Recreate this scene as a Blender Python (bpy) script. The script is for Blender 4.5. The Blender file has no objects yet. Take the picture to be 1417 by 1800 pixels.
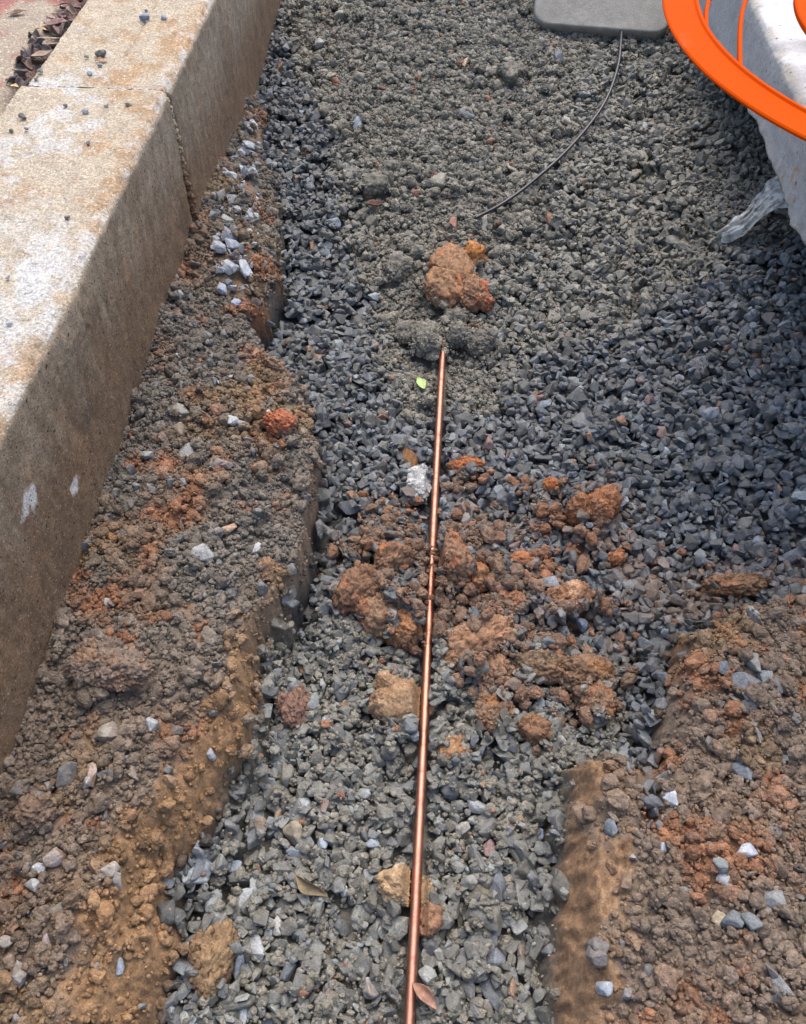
import bpy, bmesh, math, random, time
import numpy as np
T0 = time.time()
# ------------------------------------------------------------------ camera, world, sun, exposure
F_PX, TH, YAW, CZ = 1450.0, math.radians(52.55), math.radians(3.6), 1.27
sc = bpy.context.scene
cam_d = bpy.data.cameras.new('camera'); cam = bpy.data.objects.new('camera', cam_d)
sc.collection.objects.link(cam); sc.camera = cam
cam_d.sensor_fit = 'HORIZONTAL'; cam_d.sensor_width = 36.0; cam_d.lens = 36.0*F_PX/1417.0
cam_d.clip_start = 0.01; cam_d.clip_end = 500
cam.location = (0, 0, CZ); cam.rotation_euler = (math.pi/2-TH, 0, YAW)

SUN_EL, SUN_AZ = math.radians(62), math.radians(8)      # azimuth from +y, clockwise
w = bpy.data.worlds.new('World'); sc.world = w; w.use_nodes = True
nt = w.node_tree; nt.nodes.clear()
sky = nt.nodes.new('ShaderNodeTexSky'); sky.sky_type = 'NISHITA'; sky.sun_disc = False
sky.sun_elevation = SUN_EL; sky.sun_rotation = SUN_AZ; sky.air_density = 1.0; sky.dust_density = 4.0; sky.ozone_density = 1.0
bg = nt.nodes.new('ShaderNodeBackground'); bg.inputs['Strength'].default_value = 0.15
wo = nt.nodes.new('ShaderNodeOutputWorld')
nt.links.new(sky.outputs[0], bg.inputs[0]); nt.links.new(bg.outputs[0], wo.inputs[0])
sd = bpy.data.lights.new('sun', 'SUN'); sd.energy = .85; sd.angle = math.radians(65); sd.color = (1.0, 0.93, 0.84)
so = bpy.data.objects.new('sun', sd); sc.collection.objects.link(so)
so.rotation_euler = (math.pi/2-SUN_EL, 0, math.pi-SUN_AZ)
sc.view_settings.view_transform = 'Standard'; sc.view_settings.look = 'None'
sc.view_settings.exposure = 1.12; sc.view_settings.gamma = 1.0
sc.render.film_transparent = False
sc.cycles.max_bounces = 5; sc.cycles.diffuse_bounces = 3

# ------------------------------------------------------------------ helpers
rng = np.random.default_rng(7); random.seed(7)
def P(px, py, z):
    """world point seen at photo pixel px,py at height z"""
    u = (px-708.5)/F_PX; v = (py-900)/F_PX
    fwd = math.cos(TH)-v*math.sin(TH); dn = math.sin(TH)+v*math.cos(TH)
    t = (CZ-z)/dn; X = u*t; Y = fwd*t
    return np.array([X*math.cos(YAW)-Y*math.sin(YAW), X*math.sin(YAW)+Y*math.cos(YAW), z])
def depth(p):
    Y = -p[0]*math.sin(YAW)+p[1]*math.cos(YAW)
    return Y*math.cos(TH)-(p[2]-CZ)*math.sin(TH)
def _h(ix, iy, iz, s):
    n = (ix.astype(np.uint32)*np.uint32(374761393)) ^ (iy.astype(np.uint32)*np.uint32(668265263)) ^ (iz.astype(np.uint32)*np.uint32(2246822519)) ^ np.uint32((s*3266489917) & 0xffffffff)
    n = (n ^ (n >> np.uint32(13)))*np.uint32(1274126177); n = (n ^ (n >> np.uint32(16)))*np.uint32(2654435761)
    return ((n ^ (n >> np.uint32(15))) & np.uint32(0xffffff)).astype(np.float64)/16777215.0
def n3(p, s=0):
    i = np.floor(p).astype(np.int64); f = p-i; f = f*f*(3-2*f)
    r = 0
    for a in (0, 1):
        for b in (0, 1):
            for c in (0, 1):
                wt = (f[:, 0] if a else 1-f[:, 0])*(f[:, 1] if b else 1-f[:, 1])*(f[:, 2] if c else 1-f[:, 2])
                r = r+wt*_h(i[:, 0]+a, i[:, 1]+b, i[:, 2]+c, s)
    return r*2-1
def n2(x, y, s=0):
    i = np.floor(x).astype(np.int64); j = np.floor(y).astype(np.int64); fx = x-i; fy = y-j
    fx = fx*fx*(3-2*fx); fy = fy*fy*(3-2*fy); z = np.zeros_like(i)
    return ((_h(i, j, z, s)*(1-fx)+_h(i+1, j, z, s)*fx)*(1-fy)+(_h(i, j+1, z, s)*(1-fx)+_h(i+1, j+1, z, s)*fx)*fy)*2-1
def fbm2(x, y, o=4, s=0):
    r = 0; a = 1; t = 0
    for k in range(o):
        r = r+a*n2(x*2**k+k*7.3, y*2**k-k*3.1, s+k); t += a; a *= .5
    return r/t
def fbm3(p, o=4, s=0):
    r = 0; a = 1; t = 0
    for k in range(o):
        r = r+a*n3(p*2**k+k*5.7, s+k); t += a; a *= .5
    return r/t
def wor3(p, s=0):
    """rounded lumps: 1 in the middle of a cell, 0 in the creases"""
    i = np.floor(p).astype(np.int64); d = np.full(len(p), 9.0)
    for a in (-1, 0, 1):
        for b in (-1, 0, 1):
            for c in (-1, 0, 1):
                q = i+[a, b, c]
                fx = np.stack([_h(q[:, 0], q[:, 1], q[:, 2], s+k) for k in (11, 12, 13)], 1)+q
                d = np.minimum(d, ((fx-p)**2).sum(1))
    return np.sqrt(np.maximum(0, 1-d))
def wor2(x, y, s=0):
    i = np.floor(x).astype(np.int64); j = np.floor(y).astype(np.int64); d = np.full(x.shape, 9.0); z = np.zeros_like(i)
    for a in (-1, 0, 1):
        for b in (-1, 0, 1):
            fx = _h(i+a, j+b, z, s+21)+i+a; fy = _h(i+a, j+b, z, s+22)+j+b
            d = np.minimum(d, (fx-x)**2+(fy-y)**2)
    return np.sqrt(np.maximum(0, 1-d))
def ss(a, b, x):
    t = np.clip((x-a)/(b-a), 0, 1); return t*t*(3-2*t)
def mix(a, b, t):
    return np.asarray(a)*(1-t)+np.asarray(b)*t

def raw_mesh(name, V, Fc, mat, cols=None, smooth=False, parent=None):
    """one mesh object from arrays; Fc is (n,3) or (n,4)"""
    me = bpy.data.meshes.new(name); V = np.asarray(V, np.float32); Fc = np.asarray(Fc, np.int32)
    k = Fc.shape[1]
    me.vertices.add(len(V)); me.vertices.foreach_set('co', V.ravel())
    me.loops.add(Fc.size); me.loops.foreach_set('vertex_index', Fc.ravel())
    me.polygons.add(len(Fc)); me.polygons.foreach_set('loop_start', np.arange(0, Fc.size, k, dtype=np.int32))
    me.polygons.foreach_set('use_smooth', np.full(len(Fc), smooth))
    me.update(calc_edges=True)
    if cols is not None:
        c = np.ones((len(V), 4), np.float32); c[:, :3] = cols
        at = me.color_attributes.new('col', 'FLOAT_COLOR', 'POINT'); at.data.foreach_set('color', c.ravel())
    me.materials.append(mat)
    o = bpy.data.objects.new(name, me); sc.collection.objects.link(o)
    if parent: o.parent = parent
    return o
def tag(o, label=None, cat=None, group=None, kind=None):
    if label: o['label'] = label
    if cat: o['category'] = cat
    if group: o['group'] = group
    if kind: o['kind'] = kind
    return o
def empty(name, loc):
    o = bpy.data.objects.new(name, None); o.location = loc; o.empty_display_size = .05; sc.collection.objects.link(o); return o
def ico(n):
    bm = bmesh.new(); bmesh.ops.create_icosphere(bm, subdivisions=n, radius=1.0)
    V = np.array([v.co[:] for v in bm.verts]); Fc = np.array([[v.index for v in f.verts] for f in bm.faces]); bm.free()
    return V, Fc
ICO = {n: ico(n) for n in (1, 2, 3, 4, 5, 6)}

# ------------------------------------------------------------------ materials
def mat_base(name):
    m = bpy.data.materials.new(name); m.use_nodes = True; N = m.node_tree; b = N.nodes['Principled BSDF']
    return m, N, b
def node(N, t, **kw):
    n = N.nodes.new(t)
    for k, v in kw.items():
        if k in n.inputs.keys(): n.inputs[k].default_value = v
        else: setattr(n, k, v)
    return n
def grain_mat(name, rough=.75, scales=((220, .5, .35),), bump=(400, .4, .0015), speck=None, rough_var=.15, spec=.35):
    """vertex colour x fine procedural grain, noise bump; speck=(scale, threshold, colour, amount)"""
    m, N, b = mat_base(name)
    at = node(N, 'ShaderNodeAttribute'); at.attribute_name = 'col'; tc = node(N, 'ShaderNodeTexCoord')
    cur = at.outputs['Color']
    for sca, lo, hi in scales:
        no = node(N, 'ShaderNodeTexNoise', Scale=sca, Detail=5.0, Roughness=.65)
        N.links.new(tc.outputs['Object'], no.inputs['Vector'])
        mr = node(N, 'ShaderNodeMapRange'); mr.inputs[1].default_value = .3; mr.inputs[2].default_value = .7
        mr.inputs[3].default_value = 1-lo; mr.inputs[4].default_value = 1+hi
        N.links.new(no.outputs[0], mr.inputs[0])
        vm = node(N, 'ShaderNodeVectorMath', operation='SCALE')
        N.links.new(cur, vm.inputs[0]); N.links.new(mr.outputs[0], vm.inputs['Scale']); cur = vm.outputs[0]
    if speck:
        for sca, th, colr, amt in speck:
            no = node(N, 'ShaderNodeTexNoise', Scale=sca, Detail=2.0); N.links.new(tc.outputs['Object'], no.inputs['Vector'])
            mr = node(N, 'ShaderNodeMapRange'); mr.inputs[1].default_value = th; mr.inputs[2].default_value = th+.05; mr.inputs[4].default_value = amt
            N.links.new(no.outputs[0], mr.inputs[0])
            mx = node(N, 'ShaderNodeMix', data_type='RGBA'); N.links.new(mr.outputs[0], mx.inputs[0]); N.links.new(cur, mx.inputs[6])
            mx.inputs[7].default_value = (*colr, 1); cur = mx.outputs[2]
    N.links.new(cur, b.inputs['Base Color'])
    no = node(N, 'ShaderNodeTexNoise', Scale=bump[0], Detail=6.0, Roughness=.7); N.links.new(tc.outputs['Object'], no.inputs['Vector'])
    bp = node(N, 'ShaderNodeBump', Strength=bump[1], Distance=bump[2]); N.links.new(no.outputs[0], bp.inputs['Height'])
    N.links.new(bp.outputs[0], b.inputs['Normal'])
    mr = node(N, 'ShaderNodeMapRange'); mr.inputs[3].default_value = rough-rough_var; mr.inputs[4].default_value = min(1, rough+rough_var)
    n4 = node(N, 'ShaderNodeTexNoise', Scale=60.0, Detail=3.0); N.links.new(tc.outputs['Object'], n4.inputs['Vector'])
    N.links.new(n4.outputs[0], mr.inputs[0]); N.links.new(mr.outputs[0], b.inputs['Roughness'])
    b.inputs['Specular IOR Level'].default_value = spec
    return m
M = {}
M['stone'] = grain_mat('crushed stone', .58, ((90, .35, .35), (420, .3, .35)), (260, .7, .0025), speck=((700, .68, (.32, .33, .34), .5),), spec=.5)
M['soil'] = grain_mat('moist soil', .82, ((110, .4, .4), (500, .35, .35)), (380, .9, .003), speck=((420, .7, (.45, .24, .12), .6), (600, .70, (.33, .30, .26), .6)), spec=.25)
M['rock'] = grain_mat('rough rock', .75, ((70, .35, .4), (300, .35, .4)), (240, .9, .004), speck=((260, .64, (.6, .5, .36), .5),), spec=.35)
M['pale'] = grain_mat('pale mortar', .85, ((150, .4, .25), (500, .3, .3)), (260, .9, .003), speck=((330, .62, (.10, .10, .10), .6),), spec=.25)
M['kerb_top'] = grain_mat('weathered concrete', .88, ((30, .15, .12), (180, .45, .35), (420, .3, .3)), (220, 1.0, .005), speck=((110, .66, (.24, .21, .17), .75), (300, .66, (.18, .15, .12), .7), (170, .64, (.8, .72, .58), .7)), spec=.2)
M['kerb_face'] = grain_mat('soil stained concrete', .75, ((60, .25, .2), (300, .35, .35)), (220, .9, .003), speck=((150, .65, (.02, .016, .012), .9), (330, .63, (.04, .03, .02), .8), (260, .64, (.42, .33, .22), .75)), spec=.35)
M['slab'] = grain_mat('grey concrete', .85, ((20, .12, .12), (220, .18, .2)), (220, .7, .0025), speck=((110, .68, (.05, .05, .05), .85), (300, .67, (.14, .13, .12), .7)), spec=.25)
M['paver'] = grain_mat('grey paver concrete', .85, ((40, .15, .12), (350, .3, .3)), (420, 1.0, .003), spec=.25)
M['leaf'] = grain_mat('dry leaf', .6, ((120, .35, .4),), (200, .5, .002), spec=.3)
def plain(name, col, rough, metal=0.0, spec=.5):
    m, N, b = mat_base(name); b.inputs['Base Color'].default_value = (*col, 1); b.inputs['Roughness'].default_value = rough
    b.inputs['Metallic'].default_value = metal; b.inputs['Specular IOR Level'].default_value = spec
    return m, N, b
m, N, b = plain('orange plastic', (.56, .062, .0), .75, 0, .04)
tc = node(N, 'ShaderNodeTexCoord'); no = node(N, 'ShaderNodeTexNoise', Scale=14.0, Detail=5.0); N.links.new(tc.outputs['Object'], no.inputs[0])
mr = node(N, 'ShaderNodeMapRange'); mr.inputs[1].default_value = .66; mr.inputs[2].default_value = .8; mr.inputs[4].default_value = .2; N.links.new(no.outputs[0], mr.inputs[0])
mx = node(N, 'ShaderNodeMix', data_type='RGBA'); mx.inputs[6].default_value = (.56, .062, .0, 1); mx.inputs[7].default_value = (.6, .22, .12, 1)
N.links.new(mr.outputs[0], mx.inputs[0]); N.links.new(mx.outputs[2], b.inputs['Base Color']); M['orange'] = m
m, N, b = plain('black cable sheath', (.02, .024, .034), .32); M['cable'] = m
m, N, b = plain('copper', (.62, .27, .19), .3, 1.0)
tc = node(N, 'ShaderNodeTexCoord'); no = node(N, 'ShaderNodeTexNoise', Scale=55.0, Detail=8.0, Roughness=.75); N.links.new(tc.outputs['Object'], no.inputs['Vector'])
cr = node(N, 'ShaderNodeValToRGB'); cr.color_ramp.elements[0].position = .30; cr.color_ramp.elements[0].color = (.25, .115, .08, 1); cr.color_ramp.elements[1].position = .5; cr.color_ramp.elements[1].color = (.46, .215, .155, 1)
N.links.new(no.outputs[0], cr.inputs[0]); N.links.new(cr.outputs[0], b.inputs['Base Color'])
n2_ = node(N, 'ShaderNodeTexNoise', Scale=420.0, Detail=4.0); N.links.new(tc.outputs['Object'], n2_.inputs['Vector'])
m1 = node(N, 'ShaderNodeMapRange'); m1.inputs[1].default_value = .66; m1.inputs[2].default_value = .72; m1.inputs[3].default_value = 1.0; m1.inputs[4].default_value = .2
N.links.new(n2_.outputs[0], m1.inputs[0]); N.links.new(m1.outputs[0], b.inputs['Metallic'])
m2 = node(N, 'ShaderNodeMapRange'); m2.inputs[3].default_value = .56; m2.inputs[4].default_value = .40; N.links.new(no.outputs[0], m2.inputs[0]); N.links.new(m2.outputs[0], b.inputs['Roughness'])
bp = node(N, 'ShaderNodeBump', Strength=.12, Distance=.0004); N.links.new(n2_.outputs[0], bp.inputs['Height']); N.links.new(bp.outputs[0], b.inputs['Normal']); M['copper'] = m
m, N, b = plain('green leaf', (.33, .46, .14), .45); b.inputs['Subsurface Weight'].default_value = 0; M['green'] = m
m, N, b = plain('dirty plastic film', (.45, .46, .45), .6, 0, .25)
tc = node(N, 'ShaderNodeTexCoord'); no = node(N, 'ShaderNodeTexNoise', Scale=70.0, Detail=6.0, Roughness=.7); N.links.new(tc.outputs['Object'], no.inputs['Vector'])
cr = node(N, 'ShaderNodeValToRGB'); cr.color_ramp.elements[0].position = .4; cr.color_ramp.elements[0].color = (.22, .21, .18, 1); cr.color_ramp.elements[1].position = .6; cr.color_ramp.elements[1].color = (.58, .59, .57, 1)
N.links.new(no.outputs[0], cr.inputs[0]); N.links.new(cr.outputs[0], b.inputs['Base Color']); b.inputs['Alpha'].default_value = 1.0; M['film'] = m

# ------------------------------------------------------------------ ground height field
RES = .0025; X0, X1, Y0, Y1 = -.62, 1.25, -.25, 3.35
nx = int((X1-X0)/RES)+1; ny = int((Y1-Y0)/RES)+1
gx = X0+np.arange(nx)*RES; gy = Y0+np.arange(ny)*RES
GX, GY = np.meshgrid(gx, gy)                       # [ny,nx]
ctrl = [(718,1800,0),(740,1300,0),(765,900,0),(778,620,0),(520,1300,-.005),(560,700,0),(520,500,.03),(500,250,.10),(505,30,.16),
        (780,480,.045),(780,300,.12),(780,150,.18),(750,0,.24),(1000,620,.03),(1000,900,.015),(1200,800,.06),(1417,800,.12),(1417,950,.08),
        (1300,500,.13),(1417,500,.18),(1200,300,.14),(1300,200,.15),(1100,100,.20),(1050,60,.21),(950,0,.25),(1000,400,.09),(900,1200,.0),
        (900,1700,0),(450,1600,0),(600,1800,0),(1417,100,.2),(650,0,.23)]
cw = np.array([P(*c) for c in ctrl]+[np.array(q) for q in [(-.5,-.2,0),(.6,-.2,.0),(1.2,.5,.22),(1.2,1.5,.26),(1.2,3.2,.33),(0,3.3,.33),(-.55,3.3,.2)]])
def tps(r2): return .5*r2*np.log(r2+1e-9)
A = tps(((cw[:, None, :2]-cw[None, :, :2])**2).sum(2))+np.eye(len(cw))*1e-3
Q = np.c_[np.ones(len(cw)), cw[:, :2]]
sol = np.linalg.solve(np.block([[A, Q], [Q.T, np.zeros((3, 3))]]), np.r_[cw[:, 2], 0, 0, 0])
def floor_h(x, y):
    r = sol[-3]+sol[-2]*x+sol[-1]*y
    for k in range(len(cw)): r = r+sol[k]*tps((x-cw[k, 0])**2+(y-cw[k, 1])**2)
    return np.clip(r, -.03, .36)
FL = floor_h(GX, GY)
def sdist(poly, x, y):
    """signed distance, positive inside"""
    d = np.full(x.shape, 1e9); ins = np.zeros(x.shape, bool); n = len(poly)
    for k in range(n):
        ax, ay = poly[k]; bx, by = poly[(k+1) % n]; ex, ey = bx-ax, by-ay
        t = np.clip(((x-ax)*ex+(y-ay)*ey)/(ex*ex+ey*ey+1e-12), 0, 1)
        d = np.minimum(d, (x-ax-t*ex)**2+(y-ay-t*ey)**2)
        c = ((ay > y) != (by > y)); xi = ax+(y-ay)*ex/(ey if abs(ey) > 1e-9 else 1e-9)
        ins ^= c & (x < xi)
    return np.where(ins, 1, -1)*np.sqrt(d)
def pxpoly(pts, z): return [tuple(P(a, b, z)[:2]) for a, b in pts]
# left bank: foot of its edge, then round behind the kerb
foot_l = [(478,190),(462,260),(492,330),(500,400),(500,510),(472,590),(446,612),(500,690),(545,740),(575,860),(572,930),(550,1040),(503,1160),(500,1210),(502,1290),(490,1350),(466,1420),(435,1500),(402,1570),(420,1640),(425,1700),(400,1760),(385,1800)]
zl = [.15,.13,.11,.1,.07,.05,.04,.03,.02,.01,.01]+[0]*12
LB = [tuple(P(a, b, z)[:2]) for (a, b), z in zip(foot_l, zl)]
LB = LB+[(LB[-1][0]-.02, -.4), (-1.0, -.4), (-1.0, 2.35), (-.56, 2.32)]
foot_r = [(905,1800),(922,1600),(936,1450),(960,1338),(1030,1330),(1085,1330),(1120,1240),(1150,1150),(1200,1118),(1280,1075),(1350,1062),(1417,1058)]
RB = [tuple(P(a, b, .015)[:2]) for a, b in foot_r[:8]]+[tuple(P(a, b, .06)[:2]) for a, b in foot_r[8:]]
RB = RB+[(1.3, RB[-1][1]-.01), (1.3, -.5), (RB[0][0]-.0, -.5)]
wob = .012*fbm2(GX*22, GY*22, 4, 5)+.004*fbm2(GX*90, GY*90, 3, 6)
dL = sdist(LB, GX, GY)+wob; dR = sdist(RB, GX, GY)+wob*.9
# bank tops
wl = P(0, 1800, .25)
topL = .165+.0*GX
wd_ = np.maximum(GX+.571, 0)
topL = mix(.122, mix(.148, .178, ss(.8, 1.4, GY)), ss(.0, .20, dL))+.014*fbm2(GX*9, GY*9, 3, 31)*ss(.0, .08, wd_)-.012*ss(.7, .3, GY)*ss(.15, .0, wd_)
widL = mix(.020, .15, ss(.85, .15, GY))
kL = ss(0, 1, dL/widL); 
HB = mix(FL, np.maximum(topL, FL+.03), kL)
topR = .135+.06*ss(.02, .30, dR)+.018*fbm2(GX*8, GY*8, 3, 33)
gully = sdist(pxpoly([(1130,1120),(1170,1150),(1150,1330),(1135,1500),(1100,1500),(1098,1300),(1110,1200)], .05), GX, GY)
topR = topR-.05*ss(-.015, .03, gully)
cut_r = sdist(pxpoly([(955,1325),(1088,1345),(1068,1480),(1080,1560),(1060,1700),(1050,1850),(880,1850),(905,1600)], .05), GX, GY)
kR = ss(0, 1, (dR+.014*fbm2(GX*30, GY*30, 4, 49))/mix(.05, .085, ss(.7, .4, GY)))
HB = mix(HB, np.maximum(topR, FL+.02), kR)
inL = kL; inR = kR
cliffL = kL*(1-ss(.75, 1.0, kL))*ss(.9, .55, GY)           # bare cut face of the left bank
cutR = ss(-.006, .008, cut_r+wob*2.6+.012*fbm2(GX*25, GY*25, 3, 48))*ss(.02, .25, kR)*mix(1, ss(-.32, .0, fbm2(GX*34, GY*14, 4, 46)), .9)
cutL = ss(-.004, .01, dL)*ss(1.2, .8, dL/widL+.35*fbm2(GX*25, GY*25, 3, 44))*mix(.35, 1, ss(.75, .5, GY))*ss(1.3, 1.0, GY)
soilm = np.maximum(ss(.25, .6, kL), ss(.25, .6, kR))
lump = .013*(wor2(GX*26, GY*26, 1)-.5)+.008*(wor2(GX*70, GY*70, 2)-.5)+.004*(wor2(GX*160, GY*160, 3)-.5)+.016*fbm2(GX*14, GY*14, 5, 8)
stri = .008*fbm2(GX*110, GY*22, 3, 40)+.007*fbm2(GX*160, GY*90, 3, 41)+.014*fbm2(GX*34, GY*22, 4, 42)+.010*(wor2(GX*60, GY*24, 43)-.5)+.005*(wor2(GX*150, GY*110, 47)-.5)
rough_amt = soilm*(1-np.maximum(cutR, cutL*.6))
HB = HB+lump*rough_amt+stri*np.maximum(cutR, cutL)*soilm*1.0
mud_zone = ss(-.05, .03, sdist(pxpoly([(505,0),(515,90),(590,230),(600,400),(680,510),(700,630),(880,640),(940,560),(1100,560),(1250,480),(1417,430),(1500,-100),(600,-100)], .12), GX, GY)+.05*fbm2(GX*9, GY*9, 3, 9))
core_zone = ss(-.04, .03, sdist(pxpoly([(520,0),(560,180),(640,300),(640,430),(700,520),(715,640),(870,635),(870,430),(960,330),(1010,200),(1090,60),(940,40),(940,-60),(560,-60)], .13), GX, GY)+.05*fbm2(GX*9, GY*9, 3, 19))
lower_fines = ss(-.02, .05, sdist(pxpoly([(440,1130),(640,1080),(900,1150),(1100,1200),(1100,1900),(300,1900)], .0), GX, GY)+.04*fbm2(GX*12, GY*12, 3, 10))
orange_zone = ss(-.03, .025, sdist(pxpoly([(590,950),(680,880),(790,815),(860,830),(1090,880),(1110,960),(1300,1040),(1417,1040),(1417,1100),(1150,1150),(1110,1320),(960,1330),(830,1230),(700,1160),(600,1070)], .01), GX, GY)+.03*fbm2(GX*14, GY*14, 3, 11))
mound = .028*ss(0, .09, sdist(pxpoly([(610,950),(700,900),(860,930),(890,1080),(900,1160),(760,1170),(640,1090)], .02), GX, GY))
HB = HB+mound
HB = HB-.014*(1-soilm)+.004*fbm2(GX*40, GY*40, 2, 12)*(1-soilm)
mort = .012*ss(.3, 1, core_zone)*(wor2(GX*30, GY*30, 51)-.3)+.007*core_zone*(wor2(GX*75, GY*75, 52)-.4)
HB = HB+mort*(1-soilm)

def bil(G, x, y):
    i = np.clip(((y-Y0)/RES).astype(int), 0, ny-1); j = np.clip(((x-X0)/RES).astype(int), 0, nx-1); return G[i, j]
def soilcol(x, y, jit=0):
    """linear albedo of the earth at x,y (patches of grey, brown, orange and ochre)"""
    a = fbm2(x*9+3, y*9, 4, 60); bb = fbm2(x*26, y*26+5, 3, 61); oc = fbm2(x*11+9, y*11+2, 3, 62)
    greyb = np.stack([.165+0*x, .145+0*x, .120+0*x], -1); brown = np.array([.185, .130, .090]); org = np.array([.29, .135, .070]); ochre = np.array([.24, .155, .075])
    c = mix(greyb, brown, ss(.0, .4, a+.4*bb)[..., None])
    right = ss(.2, .35, x); low = ss(.75, .4, y)
    c = mix(c, brown*1.12, (.62*right+.55*low*(1-right))[..., None])
    c = mix(c, org, (ss(.22, .6, bb+.35*a+.10*right+.10*ss(.5,1.4,y))*.8)[..., None])
    c = mix(c, ochre, (ss(.3, .6, oc+.15*low*(1-right))*.5)[..., None])
    return c
C = soilcol(GX, GY)
cutcol = np.array([.27, .165, .092]); cutL_col = np.array([.275, .165, .083])
C = mix(C, cutcol*(1+.25*fbm2(GX*60, GY*20, 3, 70)+.35*fbm2(GX*120, GY*25, 3, 73))[..., None], cutR[..., None]*.85)
C = mix(C, cutL_col*(1+.35*fbm2(GX*30, GY*30, 4, 71)+.3*fbm2(GX*120, GY*60, 3, 74))[..., None], (cutL*.9)[..., None])
fines = np.array([.165, .154, .126])
Cf = mix(np.array([.05, .05, .05]), fines, np.clip(np.maximum(mud_zone, lower_fines*.8), 0, 1)[..., None])
orange_n = orange_zone*ss(-.1, .35, fbm2(GX*17, GY*17, 4, 77)+.25*ss(.02, .0, np.abs(GY-.85)-.1))
Cf = mix(Cf, np.array([.22, .125, .07]), orange_n[..., None])
C = mix(Cf, C, soilm[..., None])

# ------------------------------------------------------------------ stone and crumb shapes
def stone_proto(seed, npts=15, flat=.62, el=.8, bev=.07):
    r = np.random.default_rng(seed)
    bm = bmesh.new()
    for k in range(npts):
        v = r.normal(size=3); v /= np.abs(v).max()**.45*np.linalg.norm(v)**.55
        v *= r.uniform(.82, 1.0); bm.verts.new((v[0], v[1]*el, v[2]*flat))
    res = bmesh.ops.convex_hull(bm, input=bm.verts)
    bmesh.ops.delete(bm, geom=[g for g in res['geom_interior'] if isinstance(g, bmesh.types.BMVert)], context='VERTS')
    bmesh.ops.dissolve_limit(bm, angle_limit=math.radians(16), verts=bm.verts, edges=bm.edges)
    if bev: bmesh.ops.bevel(bm, geom=list(bm.edges), offset=bev, segments=1, affect='EDGES', clamp_overlap=True)
    bmesh.ops.triangulate(bm, faces=bm.faces); bm.verts.index_update()
    V = np.array([v.co[:] for v in bm.verts]); Fc = np.array([[v.index for v in f.verts] for f in bm.faces]); bm.free()
    V /= max(np.ptp(V[:, 0]), np.ptp(V[:, 1]))/2
    return V, Fc
SP = []
for s in range(44):
    r = random.Random(s)
    SP.append(stone_proto(s, r.choice((12, 14, 18, 22)), r.choice((.35, .5, .62, .75)), r.choice((.5, .65, .8, .92)), .06))
SPL = [stone_proto(100+s, 10, .6, .75, 0) for s in range(14)]
def crumb_proto(seed, n):
    V, Fc = ICO[n]; V = V.copy(); r = np.random.default_rng(seed)
    q = V*1.3+r.uniform(-50, 50, 3)
    d = 1+.55*fbm3(q*1.1, 4, seed)+.35*(wor3(q*1.8, seed)-.5)
    V = V*d[:, None]*np.array([1, r.uniform(.65, .95), r.uniform(.55, .85)])
    return V, Fc
CPH = [crumb_proto(200+s, 3) for s in range(12)]; CP = [crumb_proto(300+s, 2) for s in range(20)]

CPT = [crumb_proto(400+s, 1) for s in range(14)]
def rotm(rx, ry, rz):
    """(n,3,3) from euler arrays"""
    cx, sx, cy, sy, cz, sz = np.cos(rx), np.sin(rx), np.cos(ry), np.sin(ry), np.cos(rz), np.sin(rz)
    R = np.empty((len(rx), 3, 3))
    R[:, 0, 0] = cz*cy; R[:, 0, 1] = cz*sy*sx-sz*cx; R[:, 0, 2] = cz*sy*cx+sz*sx
    R[:, 1, 0] = sz*cy; R[:, 1, 1] = sz*sy*sx+cz*cx; R[:, 1, 2] = sz*sy*cx-cz*sx
    R[:, 2, 0] = -sy; R[:, 2, 1] = cy*sx; R[:, 2, 2] = cy*cx
    return R
def scatter_mesh(name, protos, pos, rad, R, col, mat, smooth):
    Vs, Fs, Cs, off = [], [], [], 0
    pick = rng.integers(0, len(protos), len(pos))
    for k, (V, Fc) in enumerate(protos):
        idx = np.where(pick == k)[0]
        if not len(idx): continue
        W = np.einsum('nij,vj->nvi', R[idx]*rad[idx, None, None], V)+pos[idx, None, :]
        nv = len(V)
        Vs.append(W.reshape(-1, 3)); Fs.append((Fc[None]+(off+np.arange(len(idx))*nv)[:, None, None]).reshape(-1, 3))
        Cs.append(np.repeat(col[idx], nv, 0)); off += len(idx)*nv
    return raw_mesh(name, np.concatenate(Vs), np.concatenate(Fs), mat, np.concatenate(Cs), smooth)

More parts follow.
